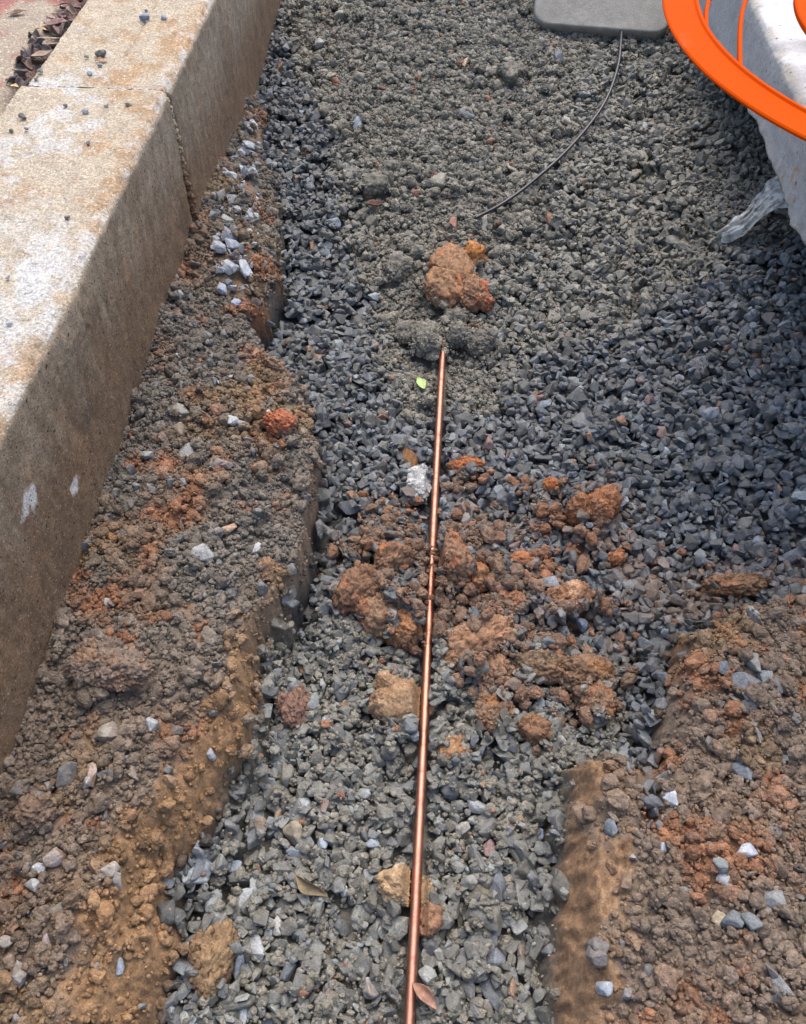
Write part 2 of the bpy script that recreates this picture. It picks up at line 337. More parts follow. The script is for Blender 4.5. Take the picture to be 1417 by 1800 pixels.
H = HB.copy()
NOGO = np.zeros_like(H, bool)
HEMI = {}
def hemi(k, flat):
    key = (k, flat)
    if key not in HEMI:
        a = np.arange(-k, k+1); xx, yy = np.meshgrid(a, a); d2 = (xx**2+yy**2)/((k+.35)**2)
        HEMI[key] = (np.sqrt(np.maximum(0, 1-d2))*flat, d2 < 1)
    return HEMI[key]
def settle(x, y, r, flat=.6, tries=5, sink=.35, spread=1.3, jitter=True):
    """drop each lump where the bed is lowest near x,y; returns centres"""
    n = len(x); out = np.full((n, 3), np.nan); rx = rng.uniform(-1, 1, (n, tries, 2))
    for i in range(n):
        k = max(1, int(round(r[i]*.8/RES))); hm, msk = hemi(k, flat); hm = hm*r[i]; best = None
        for t in range(tries):
            sx = x[i]+(rx[i, t, 0]*spread*r[i] if t else 0); sy = y[i]+(rx[i, t, 1]*spread*r[i] if t else 0)
            a = int((sy-Y0)/RES); b_ = int((sx-X0)/RES)
            if a-k < 0 or b_-k < 0 or a+k+1 > ny or b_+k+1 > nx or NOGO[a, b_] or (abs(sx) < .0065+r[i]*.85 and sy < rod_end[1]): continue
            sub = H[a-k:a+k+1, b_-k:b_+k+1]; z = (sub+hm)[msk].max()
            zz = z*.6+.4*(sub[msk].mean()+flat*r[i])
            if best is None or zz < best[0]: best = (zz, sx, sy, a, b_)
        if best is None: continue
        z = best[0]-sink*flat*r[i]; a, b_ = best[3], best[4]
        sub = H[a-k:a+k+1, b_-k:b_+k+1]; np.maximum(sub, np.where(msk, z+hm*.9, -9), out=sub)
        out[i] = (best[1], best[2], z)
    return out
def at_h(px, py, G=None):
    G = H if G is None else G; z = .05
    for _ in range(12):
        p = P(px, py, z); z = .5*z+.5*float(bil(G, np.array([p[0]]), np.array([p[1]]))[0])
    return P(px, py, z)

# ------------------------------------------------------------------ single stones, rocks and clods
def slope_at(x, y, s=.03):
    f = lambda a, c: float(bil(HB, np.array([a]), np.array([c]))[0])
    return (f(x+s, y)-f(x-s, y))/(2*s), (f(x, y+s)-f(x, y-s))/(2*s)
def dome(c, rx, ry, ang, rz):
    """raise the bed under a placed lump so loose stuff gathers round it"""
    R_ = max(rx, ry); i0 = int((c[1]-R_-Y0)/RES); i1 = int((c[1]+R_-Y0)/RES)+1; j0 = int((c[0]-R_-X0)/RES); j1 = int((c[0]+R_-X0)/RES)+1
    i0, j0 = max(i0, 0), max(j0, 0); X, Y = GX[i0:i1, j0:j1]-c[0], GY[i0:i1, j0:j1]-c[1]
    if X.size == 0: return
    u = X*math.cos(ang)+Y*math.sin(ang); v = -X*math.sin(ang)+Y*math.cos(ang); d = (u/rx)**2+(v/ry)**2
    H[i0:i1, j0:j1] = np.where(d < 1, np.maximum(H[i0:i1, j0:j1], c[2]+rz*np.sqrt(np.maximum(0, 1-d))), H[i0:i1, j0:j1])
    NOGO[i0:i1, j0:j1] |= d < 1.0
def place(px, py, wpx, hpx, ang):
    c = at_h(px, py, HP); d = depth(c)
    return c, wpx/2/F_PX*d, hpx/2/F_PX*d, math.radians(ang)+YAW
HP = HB+.019*(1-soilm)+.005*soilm
def stone(px, py, w_, h_, ang, col, label, name='stone', cat='stone', group=None, flat=.55, mat='stone', sink=.25, tilt=12, patch=None, G=None, seed=None):
    if G is not None: c = P(px, py, G); rx = w_/2/F_PX*depth(c); ry = h_/2/F_PX*depth(c)*1.12; a = math.radians(ang)+YAW
    else: c, rx, ry, a = place(px, py, w_, h_, ang); ry *= 1.08
    s = seed if seed is not None else int(px*7+py)
    V, Fc = stone_proto(s, 17, 1, 1, .09)
    V = V.copy(); V[:, 0] /= np.abs(V[:, 0]).max(); V[:, 1] /= np.abs(V[:, 1]).max(); V[:, 2] /= np.abs(V[:, 2]).max()
    # subdivide once for a rough surface
    bm = bmesh.new(); vs = [bm.verts.new(v) for v in V]; [bm.faces.new([vs[i] for i in f]) for f in Fc]
    bmesh.ops.subdivide_edges(bm, edges=bm.edges, cuts=2, use_grid_fill=True); bmesh.ops.triangulate(bm, faces=bm.faces); bm.verts.index_update()
    V = np.array([v.co[:] for v in bm.verts]); Fc = np.array([[v.index for v in f.verts] for f in bm.faces]); bm.free()
    V = V*np.array([rx, ry, min(rx, ry)*flat*1.25])
    V += (fbm3(V*180+s, 3, s) *.06*min(rx, ry))[:, None]*V/np.linalg.norm(V, axis=1)[:, None]
    rnd = random.Random(s); R = rotm(np.array([math.radians(rnd.uniform(-tilt, tilt))]), np.array([math.radians(rnd.uniform(-tilt, tilt))]), np.array([a]))[0]
    rz = min(rx, ry)*flat
    ctr = np.array([0, 0, rz*(1-2*sink)*.9])
    col = np.tile(np.array(col, float)*.78, (len(V), 1))
    if patch is not None: col = mix(col, np.array(patch)*.78, ss(-.05, .15, fbm3(V*90+s*3, 2, s))[:, None])
    col = col*(1+.18*fbm3(V*140+s, 3, s+5))[:, None]
    if G is None: gx_, gy_ = slope_at(c[0], c[1])
    else: gx_, gy_ = 0, 0
    V = V@R.T; V[:, 2] += np.clip(gx_, -.6, .6)*V[:, 0]+np.clip(gy_, -.6, .6)*V[:, 1]
    o = raw_mesh(name, V+ctr, Fc, M[mat], col); o.location = c
    if G is None: dome(c+ctr, rx*.95, ry*.95, a, rz*.9)
    tag(o, label, cat, group); return o
def clod(px, py, w_, h_, ang, col, label, name='soil_clod', cat='soil clod', group=None, lobes=None, hi=.6, col2=None, crumb=170, amp=.25, mat='soil', lev=5, sink=.3, parent=None):
    """crumbly lump of earth: overlapping displaced lobes"""
    c, rx, ry, a = place(px, py, w_*1.17, h_*1.17, ang); s = int(px*3+py*5)
    rl_ = random.Random(s); hi *= 1.15; sink *= .5; c = c+np.array([0, 0, .004])
    if lobes is None:
        lobes = [(0, 0, .72, .74)]
        for k in range(4 if w_ > 40 else 3):
            an_ = rl_.uniform(0, 6.28); q_ = rl_.uniform(.38, .62); lobes.append((math.cos(an_)*q_, math.sin(an_)*q_, rl_.uniform(.34, .52), rl_.uniform(.34, .52)))
    Vs, Fs, off = [], [], 0
    hz = min(rx, ry)*hi
    for k, (lx, ly, lw, lh) in enumerate(lobes):
        V, Fc = ICO[lev]; V = V.copy()
        d = 1+amp*1.5*fbm3(V*1.7+s+k*9, 5, s % 97+k)
        V = V*d[:, None]*np.array([rx*lw, ry*lh, hz*(.6+.4*max(lw, lh))*(1 if len(lobes) == 1 else 1.15)])
        V += np.array([lx*rx, ly*ry, 0]); Vs.append(V); Fs.append(Fc+off); off += len(V)
    V = np.concatenate(Vs); Fc = np.concatenate(Fs)
    nrm = V/np.maximum(np.linalg.norm(V, axis=1), 1e-6)[:, None]
    wl_ = wor3(V*crumb+s, 3); wl2 = wor3(V*crumb*2.3+s, 4); wl0 = wor3(V*crumb*.45+s, 5)
    kd = {'rock': .35, 'pale': .45}.get(mat, 1.0)
    V = V+kd*nrm*((wl0-.6)*.013+(wl_-.6)*.0065+(wl2-.6)*.003+.004*fbm3(V*420+s, 2, 7))[:, None]*min(1.0, min(rx, ry)/.022)
    V = V+.0022*(.5+.5*kd)*np.stack([n3(V*300+s, 1), n3(V*300+s, 2), n3(V*300+s, 3)], 1)
    R = rotm(np.array([0.]), np.array([0.]), np.array([a]))[0]; V = V@R.T
    gx_, gy_ = slope_at(c[0], c[1]); V[:, 2] += np.clip(gx_, -.5, .5)*V[:, 0]+np.clip(gy_, -.5, .5)*V[:, 1]
    cc = np.array(col)*(1+.22*fbm3(V*70+s, 3, 8))[:, None]
    if col2 is not None: cc = mix(cc, np.array(col2)*(1+.2*fbm3(V*120, 2, 9))[:, None], ss(.0, .3, fbm3(V*38+s, 3, 10))[:, None])
    ctr = np.array([0, 0, hz*(1-2*sink)])
    if abs(c[0]) < rx+ry and c[1] < rod_end[1]-.02:                # the rod presses into what lies under it
        near = ss(.022, .010, np.abs(V[:, 0]+c[0])); cap = rod_z-.006-c[2]-ctr[2]; V[:, 2] = np.where(V[:, 2] > cap, mix(V[:, 2], cap, near), V[:, 2])
    o = raw_mesh(name, V+ctr, Fc, M[mat], cc, True); o.location = c
    for lx, ly, lw, lh in lobes:
        q = R@np.array([lx*rx, ly*ry, 0]); dome(c+q+ctr, rx*lw*.95, ry*lh*.95, a, hz*.8)
    if parent: o.parent = parent
    else: tag(o, label, cat, group)
    return o
BR = (.27, .170, .105); OR = (.32, .160, .090); GR = (.21, .197, .162); GB = (.21, .165, .122)
# rod first: keep its strip free
ROD_R = .0071; rod_z = .023; rod_end = P(778, 622, rod_z)
NOGO |= (np.abs(GX) < .0150) & (GY < rod_end[1])
# --- clods and rocks in the trench
clod(790, 503, 80, 98, -10, (.30, .175, .098), 'big crumbly orange soil clod on the grey mound beyond the rod end', lobes=[(0, -.35, .85, .62), (-.05, .45, .68, .58), (.2, 0, .6, .6)], col2=(.38, .165, .08), hi=.36)
clod(838, 528, 56, 58, 20, (.29, .165, .10), 'orange clod with a red core touching the big clod beyond the rod end', col2=(.45, .14, .07), hi=.45)
clod(832, 459, 30, 36, 0, (.38, .17, .06), 'small orange clod just above the big clod beyond the rod end', col2=(.5, .2, .06), hi=.7, lev=4)
clod(746, 607, 52, 56, 0, GR, 'grey mortar lump beside the tip of the copper rod', name='mortar_lump', cat='mortar lump', hi=.6, crumb=110)
clod(806, 600, 40, 36, -8, (.175, .163, .136), 'grey mortar lump just past the tip of the copper rod', name='mortar_lump', cat='mortar lump', hi=.6, crumb=110)
clod(843, 612, 46, 34, 10, (.165, .152, .126), 'outer grey mortar lump furthest from the rod tip', name='mortar_lump', cat='mortar lump', hi=.6, crumb=110)
clod(712, 588, 34, 28, 10, (.19, .178, .148), 'small grey mortar lump before the pair at the rod tip', name='mortar_lump', cat='mortar lump', hi=.6, crumb=110, lev=4)
clod(800, 566, 40, 26, 0, (.185, .172, .14), 'grey mortar lump between the rod tip and the orange clods', name='mortar_lump', cat='mortar lump', hi=.6, crumb=110, lev=4)
clod(700, 470, 44, 34, 20, (.19, .178, .148), 'grey mortar lump left of the big orange clod', name='mortar_lump', cat='mortar lump', hi=.45, crumb=110, lev=4)
clod(660, 330, 50, 34, -20, (.18, .17, .14), 'flat grey mortar lump on the slope near the dark leaf', name='mortar_lump', cat='mortar lump', hi=.4, crumb=110, lev=4)
clod(900, 130, 44, 26, 10, (.17, .16, .13), 'flat grey mortar lump left of the cable high on the mound', name='mortar_lump', cat='mortar lump', hi=.4, crumb=110, lev=4)
stone(718, 808, 34, 46, 8, (.30, .155, .07), 'flat rusty brown stone above the pale concrete fragment', flat=.5, mat='soil')
o = clod(733, 862, 50, 66, -15, (.48, .48, .46), 'pale white grey concrete fragment leaning against the copper rod', name='concrete_fragment', cat='concrete fragment', hi=.5, mat='pale', amp=.5, crumb=120)
clod(702, 1250, 108, 88, -35, (.36, .235, .135), 'large sandy yellow boulder with a red patch under the rod', name='sandy_rock', cat='rock', hi=.6, mat='rock', col2=(.30, .185, .10), amp=.22, sink=.35)
clod(690, 1226, 34, 24, -10, (.40, .10, .045), 'red clay smear on top of the sandy boulder', name='clay_lump', cat='clay lump', hi=.8, lev=4, amp=.4, sink=.1)
clod(796, 1327, 44, 40, 0, (.34, .19, .10), 'small round yellowish clod right of the rod below the sandy boulder', hi=.7, col2=(.36, .23, .12), lev=4)
clod(706, 1561, 98, 62, -14, (.40, .27, .15), 'golden yellow rock with white crystals lying under the rod', name='yellow_rock', cat='rock', hi=.7, mat='rock', col2=(.52, .42, .30), amp=.3, sink=.3, crumb=120)
clod(522, 1257, 46, 68, 0, (.22, .13, .095), 'dark reddish brown clod at the foot of the bank beside the gravel', hi=.7)
clod(753, 1618, 44, 50, 0, (.30, .17, .10), 'pinkish brown clod touching the rod below the golden rock', hi=.65, lev=4)
stone(703, 1625, 34, 48, -10, (.36, .36, .32), 'light speckled grey stone left of the rod under the golden rock', flat=.7, mat='pale')
clod(664, 1098, 0.1+60, 70, 25, BR, 'brown soil lump left of the rod pointing down at the clean gravel', col2=OR, hi=.8)
clod(712, 1120, 62, 52, -30, (.26, .145, .08), 'tapering brown soil lump hard against the left of the rod', col2=(.34, .17, .08), hi=.8)
clod(630, 1060, 74, 80, -20, (.22, .125, .075), 'rounded dark brown soil lump at the lower left of the heap across the rod', col2=OR, hi=.75)
clod(690, 1000, 60, 50, 10, (.24, .14, .085), 'brown crumbly lump on the upper left of the heap across the rod', col2=(.4, .16, .07), hi=.8)
clod(795, 1000, 66, 84, 30, (.27, .155, .095), 'smooth topped brown lump right of the rod with a red stain', col2=(.36, .15, .075), hi=.8)
clod(838, 1142, 120, 66, 22, (.32, .195, .12), 'longest flat brown clod right of the rod with grey stones stuck in it', col2=(.34, .19, .11), hi=.55)
clod(810, 1168, 92, 40, 0, (.25, .145, .082), 'thin brown clod tucked under the longest flat clod', col2=OR, hi=.7)
clod(845, 1025, 50, 38, 0, (.38, .16, .07), 'bright orange lump on the right rim of the heap across the rod', col2=(.28, .15, .08), hi=.8, lev=4)
clod(890, 1070, 70, 40, 10, GB, 'greyish brown lump at the right end of the heap', col2=OR, hi=.75)
clod(1000, 1062, 76, 46, 15, (.34, .18, .10), 'orange and cream clod alone on the dark gravel', col2=(.5, .3, .18), hi=.75)
clod(1040, 908, 74, 52, 10, (.38, .165, .075), 'largest orange clod on the dark gravel slope', lobes=[(-.5, .1, .5, .7), (.3, .2, .65, .75), (.1, -.5, .4, .5)], col2=(.3, .15, .08), hi=.8)
clod(866, 1195, 58, 60, 0, (.27, .16, .10), 'brown clod below the longest flat clod', col2=(.34, .2, .12), hi=.6)
clod(945, 1180, 80, 48, -15, (.26, .155, .09), 'brown lump in the row between the flat clod and the right bank', col2=(.2, .14, .09), hi=.75)
clod(1030, 1195, 90, 52, 0, (.23, .14, .085), 'dark brown lump against the corner of the right bank', col2=(.32, .17, .08), hi=.75)
clod(1045, 1250, 62, 56, 0, (.24, .15, .09), 'brown lump just above the smooth cut face of the right bank', hi=.7, col2=OR)
clod(860, 1265, 66, 60, 10, (.24, .155, .10), 'mixed brown clod right of the sandy boulder', col2=(.36, .17, .08), hi=.55)
clod(940, 1290, 50, 44, 0, (.25, .14, .08), 'brown clod in the gravel beside the top of the smooth cut', hi=.7, lev=4)
clod(820, 828, 56, 24, 5, (.42, .15, .06), 'flat bright orange crumb patch beside the upper rod', hi=.8, lev=4)
clod(968, 862, 22, 24, 0, (.45, .16, .06), 'small orange clod on the dark gravel above the largest orange clod', hi=.8, lev=4)
clod(915, 995, 40, 26, 0, (.4, .17, .08), 'orange clod between grey stones right of the heap', hi=.8, lev=4)
clod(1080, 988, 26, 22, 0, (.4, .17, .08), 'little orange clod below the largest orange clod', hi=.8, lev=4)
clod(1290, 1040, 90, 34, -8, (.24, .15, .085), 'brown clod on the crest of the right bank', hi=.8, col2=OR)
# --- lumps in the banks
clod(500, 758, 44, 54, 10, (.40, .14, .07), 'brick red lump stuck in the edge of the left bank', name='brick_lump', cat='brick lump', hi=.75, col2=(.2, .15, .12), amp=.18)
stone(472, 738, 24, 26, 0, (.46, .46, .46), 'rounded light grey stone resting against the brick red lump', sink=.0, flat=.9)
clod(195, 1180, 130, 80, -15, (.205, .155, .12), 'large brown soil lump near the lower part of the stained wall', hi=.42, col2=(.24, .155, .105), lev=6)
clod(384, 1690, 56, 120, -15, (.28, .185, .10), 'tall ochre yellow clod at the foot of the left bank', hi=.8, col2=(.22, .14, .08), sink=.15, crumb=110)
clod(70, 1435, 60, 50, 0, (.21, .145, .105), 'brown lump on the left bank under the white smeared wall', hi=.7)
stone(165, 1362, 22, 50, 12, (.46, .36, .30), 'upright pinkish stone coated in soil on the left bank', flat=.8, patch=(.3, .2, .14))
stone(190, 1290, 46, 34, 35, (.36, .33, .28), 'mottled beige stone above the upright pinkish stone', flat=.6, patch=(.22, .18, .15))
stone(267, 1276, 26, 26, 20, (.40, .41, .40), 'square pale grey stone in the middle of the left bank', flat=.9)
stone(400, 930, 36, 20, 20, (.50, .33, .22), 'peach coloured flat stone on the left bank', flat=.5)
stone(352, 962, 18, 30, 10, (.36, .22, .15), 'brown wedge stone below the peach coloured stone', flat=.6)
stone(452, 966, 18, 26, -10, (.48, .49, .49), 'pale rectangular stone near the edge of the left bank', flat=.6)
stone(330, 798, 34, 34, 30, (.26, .26, .25), 'grey tooth shaped stone on the upper left bank', flat=.5)
stone(259, 801, 22, 18, -15, (.33, .33, .32), 'small grey stone touching the stained wall', flat=.7)
stone(408, 742, 22, 22, -35, (.48, .49, .50), 'light grey chip on the crest of the left bank', flat=.6)
stone(425, 745, 20, 18, 30, (.38, .40, .42), 'grey chip paired with the light chip on the crest', flat=.6)
stone(318, 722, 30, 20, -30, (.32, .30, .26), 'beige slab shaped stone below the orange earth by the wall', flat=.5)
stone(368, 933, 26, 18, 30, (.26, .27, .28), 'grey stone left of the peach coloured stone', flat=.6)
stone(56, 1560, 32, 26, 0, (.42, .43, .42), 'light grey stone at the outer side of the left bank', flat=.7)
stone(68, 1527, 28, 20, 0, (.46, .48, .50), 'pale bluish stone above the light grey one', flat=.7)
stone(95, 1508, 40, 30, 15, (.36, .31, .27), 'beige stone next to the pale bluish stone', flat=.7, patch=(.26, .18, .13))
stone(195, 1532, 26, 30, -20, (.36, .32, .28), 'rounded beige grey stone in brown soil', flat=.8, patch=(.2, .15, .12))
stone(105, 1597, 34, 22, 30, (.22, .19, .15), 'olive brown elongated stone sunk in soil', flat=.5)
stone(250, 1595, 12, 34, -25, (.42, .43, .41), 'thin pale splinter stone beside a dark one on the left bank', flat=.7)
stone(33, 1712, 40, 42, 30, (.34, .32, .30), 'largest pale stone near the lowest part of the left bank', flat=.8, patch=(.24, .2, .17))
stone(84, 1660, 18, 34, 10, (.34, .28, .27), 'pinkish grey upright stone right of the largest pale stone', flat=.7)
stone(12, 1655, 26, 22, 20, (.40, .36, .32), 'beige stone at the very edge of the left bank', flat=.7)
stone(212, 1700, 14, 26, -5, (.42, .46, .52), 'bright bluish stone on the ochre cut', flat=.9, sink=.1)
stone(346, 1497, 10, 30, -12, (.30, .34, .38), 'thin blue grey stone stuck in the ochre cut face', flat=.9, sink=.1)
stone(318, 1540, 20, 18, 0, (.17, .18, .17), 'dark olive pebble in the cut face', flat=.9, sink=.1)
stone(372, 1327, 16, 16, 0, (.44, .46, .48), 'small pale blue pebble near the edge of the left bank', flat=.8)
stone(190, 1062, 16, 16, 20, (.46, .46, .44), 'small pale chip close to the stained wall', flat=.8)
for (a_, b_, ww, hh, an, cl, lb) in [
    (447, 222, 14, 26, 10, (.46, .50, .54), 'uppermost pale stone along the foot of the wall'),
    (441, 262, 26, 20, 40, (.42, .46, .50), 'pale flat stone below the uppermost one at the wall foot'),
    (407, 311, 22, 16, 0, (.48, .50, .50), 'whitish chip touching the wall above the stone cluster'),
    (428, 303, 26, 18, -30, (.44, .48, .52), 'pale slate chip beside the whitish chip at the wall'),
    (388, 437, 24, 30, 10, (.36, .39, .41), 'grey wedge stone against the wall foot'),
    (411, 437, 32, 26, -15, (.34, .38, .44), 'bluish flat stone beside the grey wedge stone'),
    (405, 475, 24, 20, -20, (.46, .49, .51), 'pale angular stone below the bluish flat stone'),
    (433, 478, 22, 34, 20, (.42, .46, .50), 'pale upright stone at the ledge over the dark gravel'),
    (392, 511, 22, 24, 15, (.36, .40, .48), 'notched blue grey stone on the orange earth by the wall'),
    (416, 536, 18, 16, 0, (.38, .42, .52), 'small blue stone just under the notched one'),
    (398, 407, 14, 14, 0, (.38, .38, .36), 'small round grey pebble of the wall foot cluster'),
    (418, 372, 18, 16, 0, (.36, .37, .37), 'round grey stone in the middle of the wall foot cluster'),
    (400, 386, 22, 14, 0, (.40, .40, .38), 'flat beige grey stone in the wall foot cluster')]:
    stone(a_, b_, ww, hh, an, cl, lb, group='pale stones along the wall foot', sink=.1, flat=.6)
# --- notable stones in the gravel
for (a_, b_, ww, hh, an, cl, pt, lb, fl) in [
    (838, 1416, 40, 28, -10, (.42, .44, .44), (.32, .34, .36), 'pale speckled angular stone right of the rod', .6),
    (812, 1457, 34, 18, 35, (.34, .32, .28), None, 'beige wedge of stone below the pale speckled stone', .6),
    (870, 1624, 24, 56, -14, (.38, .34, .33), (.26, .32, .44), 'long rectangular stone with peach and blue patches', .7),
    (860, 1493, 24, 32, 0, (.27, .17, .16), None, 'purple oval pebble in the lower gravel', .6),
    (874, 1565, 32, 62, 0, (.17, .19, .215), None, 'tall dark slate stone with a ridge', .8),
    (843, 1571, 38, 34, 10, (.20, .18, .13), None, 'olive brown stone beside the tall slate stone', .7),
    (868, 1690, 40, 38, 20, (.24, .27, .31), (.17, .18, .2), 'rounded blue grey stone below the long rectangular stone', .8),
    (863, 1750, 34, 62, 12, (.16, .175, .185), None, 'large dark oblong stone near the lower edge', .7),
    (822, 1742, 30, 30, 0, (.20, .205, .20), None, 'square grey stone right of the rod near the lower edge', .7),
    (813, 1690, 34, 40, 10, (.185, .185, .18), None, 'grey pear shaped stone right of the rod', .7),
    (652, 1738, 32, 34, 0, (.38, .33, .29), (.5, .5, .5), 'cube shaped stone with a pale face', .9),
    (452, 1668, 30, 44, 32, (.44, .46, .47), None, 'pale diamond shaped stone near the foot of the left bank', .7),
    (420, 1700, 18, 44, -10, (.34, .38, .43), None, 'narrow bluish stone below the pale diamond stone', .8),
    (510, 1711, 34, 34, 0, (.24, .265, .28), None, 'round dark blue grey stone in the lower gravel', .8),
    (424, 1785, 28, 34, -12, (.42, .45, .47), None, 'pale stone near the lower edge by the yellow clod', .7),
    (430, 1585, 26, 46, -10, (.35, .38, .39), None, 'light oblong stone beside the cut face', .7),
    (450, 1556, 22, 34, 5, (.42, .44, .44), None, 'upright pale rectangular stone in the gravel', .7),
    (454, 1441, 32, 26, 0, (.36, .39, .41), None, 'light grey trapezoid stone by the left bank', .7),
    (414, 1522, 28, 26, 0, (.36, .42, .47), None, 'pale blue stone touching the orange cut', .7),
    (536, 1417, 26, 28, 0, (.38, .41, .42), None, 'light grey angular stone amid the lower gravel', .8),
    (517, 1470, 38, 44, 10, (.36, .31, .21), (.28, .25, .19), 'buff yellow stone in the lower gravel', .6),
    (517, 1500, 26, 22, 20, (.25, .29, .33), None, 'blue grey stone under the buff yellow one', .7),
    (567, 1485, 24, 20, 0, (.36, .42, .48), None, 'light blue cube stone amid grey gravel', .9),
    (654, 1483, 28, 16, 0, (.38, .43, .47), None, 'flat light blue stone left of the rod', .7),
    (606, 1568, 18, 18, 0, (.46, .50, .52), None, 'small whitish pebble right of the curled leaf', .8),
    (488, 1628, 18, 34, 0, (.44, .43, .40), None, 'small pale tooth shaped stone', .7),
    (947, 1469, 18, 24, -10, (.26, .33, .46), None, 'small bright blue stone by the smooth cut face', .8),
    (1181, 1405, 24, 40, 20, (.48, .52, .58), None, 'white heart shaped stone on the right bank', .5),
    (1309, 1498, 42, 26, 0, (.50, .52, .56), (.36, .4, .48), 'white triangular stone on the right bank', .6),
    (1272, 1548, 24, 26, 40, (.42, .44, .46), None, 'pale forked stone below the white triangular stone', .6),
    (1304, 1356, 32, 50, 22, (.18, .20, .22), None, 'large dark oval stone on the right bank', .6),
    (1312, 1200, 50, 36, -5, (.19, .205, .22), None, 'broad dark stone in the cluster on top of the right bank', .6),
    (1322, 1168, 26, 42, 0, (.24, .24, .22), None, 'upright olive grey stone in the cluster on the right bank', .7),
    (1270, 1178, 24, 28, 0, (.16, .18, .20), None, 'dark stone at the outer side of the cluster on the right bank', .8),
    (1345, 1190, 24, 28, 0, (.22, .25, .26), None, 'grey green stone in the cluster on the right bank', .8),
    (1363, 1208, 30, 22, 0, (.10, .11, .12), None, 'blackish stone at the end of the cluster on the right bank', .8),
    (1264, 1522, 26, 28, 0, (.22, .24, .24), None, 'grey cube stone left of the white triangular stone', .8),
    (1285, 1617, 36, 34, -20, (.19, .205, .21), None, 'dark angular stone of the pair low on the right bank', .7),
    (1318, 1622, 36, 32, 0, (.20, .215, .22), None, 'rounder dark stone of the pair low on the right bank', .7),
    (1262, 1614, 24, 22, -30, (.44, .36, .25), None, 'buff pebble beside the dark pair low on the right bank', .6),
    (1061, 1738, 28, 24, -20, (.38, .42, .46), None, 'light blue grey stone low on the right bank', .7),
    (1165, 1491, 12, 18, 0, (.42, .48, .56), None, 'tiny pale blue pebble on the right bank', .8),
    (1325, 1281, 16, 24, 0, (.34, .38, .38), None, 'pale green grey pebble above the large oval stone', .8),
    (1200, 1152, 26, 16, 30, (.20, .22, .24), None, 'thin grey stone near the crest of the right bank', .6),
    (1048, 1322, 24, 28, 0, (.32, .33, .29), None, 'pale grey stone sitting on top of the smooth cut', .7),
    (1074, 1455, 22, 30, -15, (.20, .23, .25), None, 'blue grey oval stone beside the smooth cut', .7),
    (949, 1240, 24, 22, 0, (.22, .26, .29), None, 'blue grey cube stone among the brown lumps', .9),
    (1019, 1098, 26, 30, 0, (.17, .21, .26), None, 'slate blue stone below the orange and cream clod', .8),
    (737, 1340, 26, 22, 0, (.24, .25, .25), None, 'grey stone close by the rod above the lower gravel', .7),
    (586, 395, 28, 22, 0, (.30, .34, .38), None, 'blue grey stone on the edge of the muddy slope', .7),
    (655, 525, 22, 18, 0, (.40, .44, .46), None, 'light stone at the edge of the mortar mound', .7),
    (851, 396, 14, 38, -8, (.32, .32, .27), None, 'pale upright chip right under the cable tip', .6),
    (968, 388, 16, 26, 0, (.34, .17, .10), None, 'rusty stone on the muddy gravel right of the cable tip', .8),
    (796, 394, 14, 30, -15, (.36, .17, .12), None, 'reddish sliver on the mound left of the cable tip', .5),
    (1133, 231, 18, 24, 0, (.34, .36, .36), None, 'pale oblong stone on the dark slope below the orange reel', .8),
    (1147, 246, 36, 12, 18, (.30, .28, .21), None, 'buff sliver below the pale oblong stone', .6),
    (1128, 277, 18, 34, 12, (.30, .28, .22), None, 'buff rough stone on the dark slope', .7),
    (1156, 146, 16, 16, 0, (.42, .34, .2), None, 'small yellow pebble under the orange reel', .9),
    (1223, 222, 14, 12, 0, (.38, .37, .34), None, 'small whitish pebble on the dark slope by the slab', .8),
    (996, 216, 18, 14, 0, (.42, .40, .34), None, 'cream pebble right beside the black cable', .7),
    (981, 106, 18, 22, 0, (.12, .14, .17), None, 'dark blue stone under the grey concrete block', .8),
    (628, 218, 16, 34, 0, (.24, .28, .33), None, 'upright blue stone on the upper muddy slope', .6),
    (818, 110, 10, 26, -25, (.42, .32, .2), None, 'tan wood like sliver on the upper mound', .5),
    (561, 79, 20, 14, 0, (.30, .30, .28), None, 'grey chip at the upper left of the mound', .7),
    (661, 797, 22, 14, -20, (.40, .46, .52), None, 'light blue chip left of the rusty brown stone', .7),
    (633, 876, 12, 12, 0, (.46, .52, .56), None, 'tiny whitish blue pebble left of the concrete fragment', .9),
    (1170, 797, 18, 16, 0, (.42, .43, .42), None, 'pale chip on the dark gravel slope', .8),
    (878, 598, 24, 22, 0, (.30, .32, .33), (.1, .11, .12), 'black and white stone right of the mortar lump', .8)]:
    stone(a_, b_, ww, hh, an, cl, lb, patch=pt, flat=fl)
print('singles', time.time()-T0)

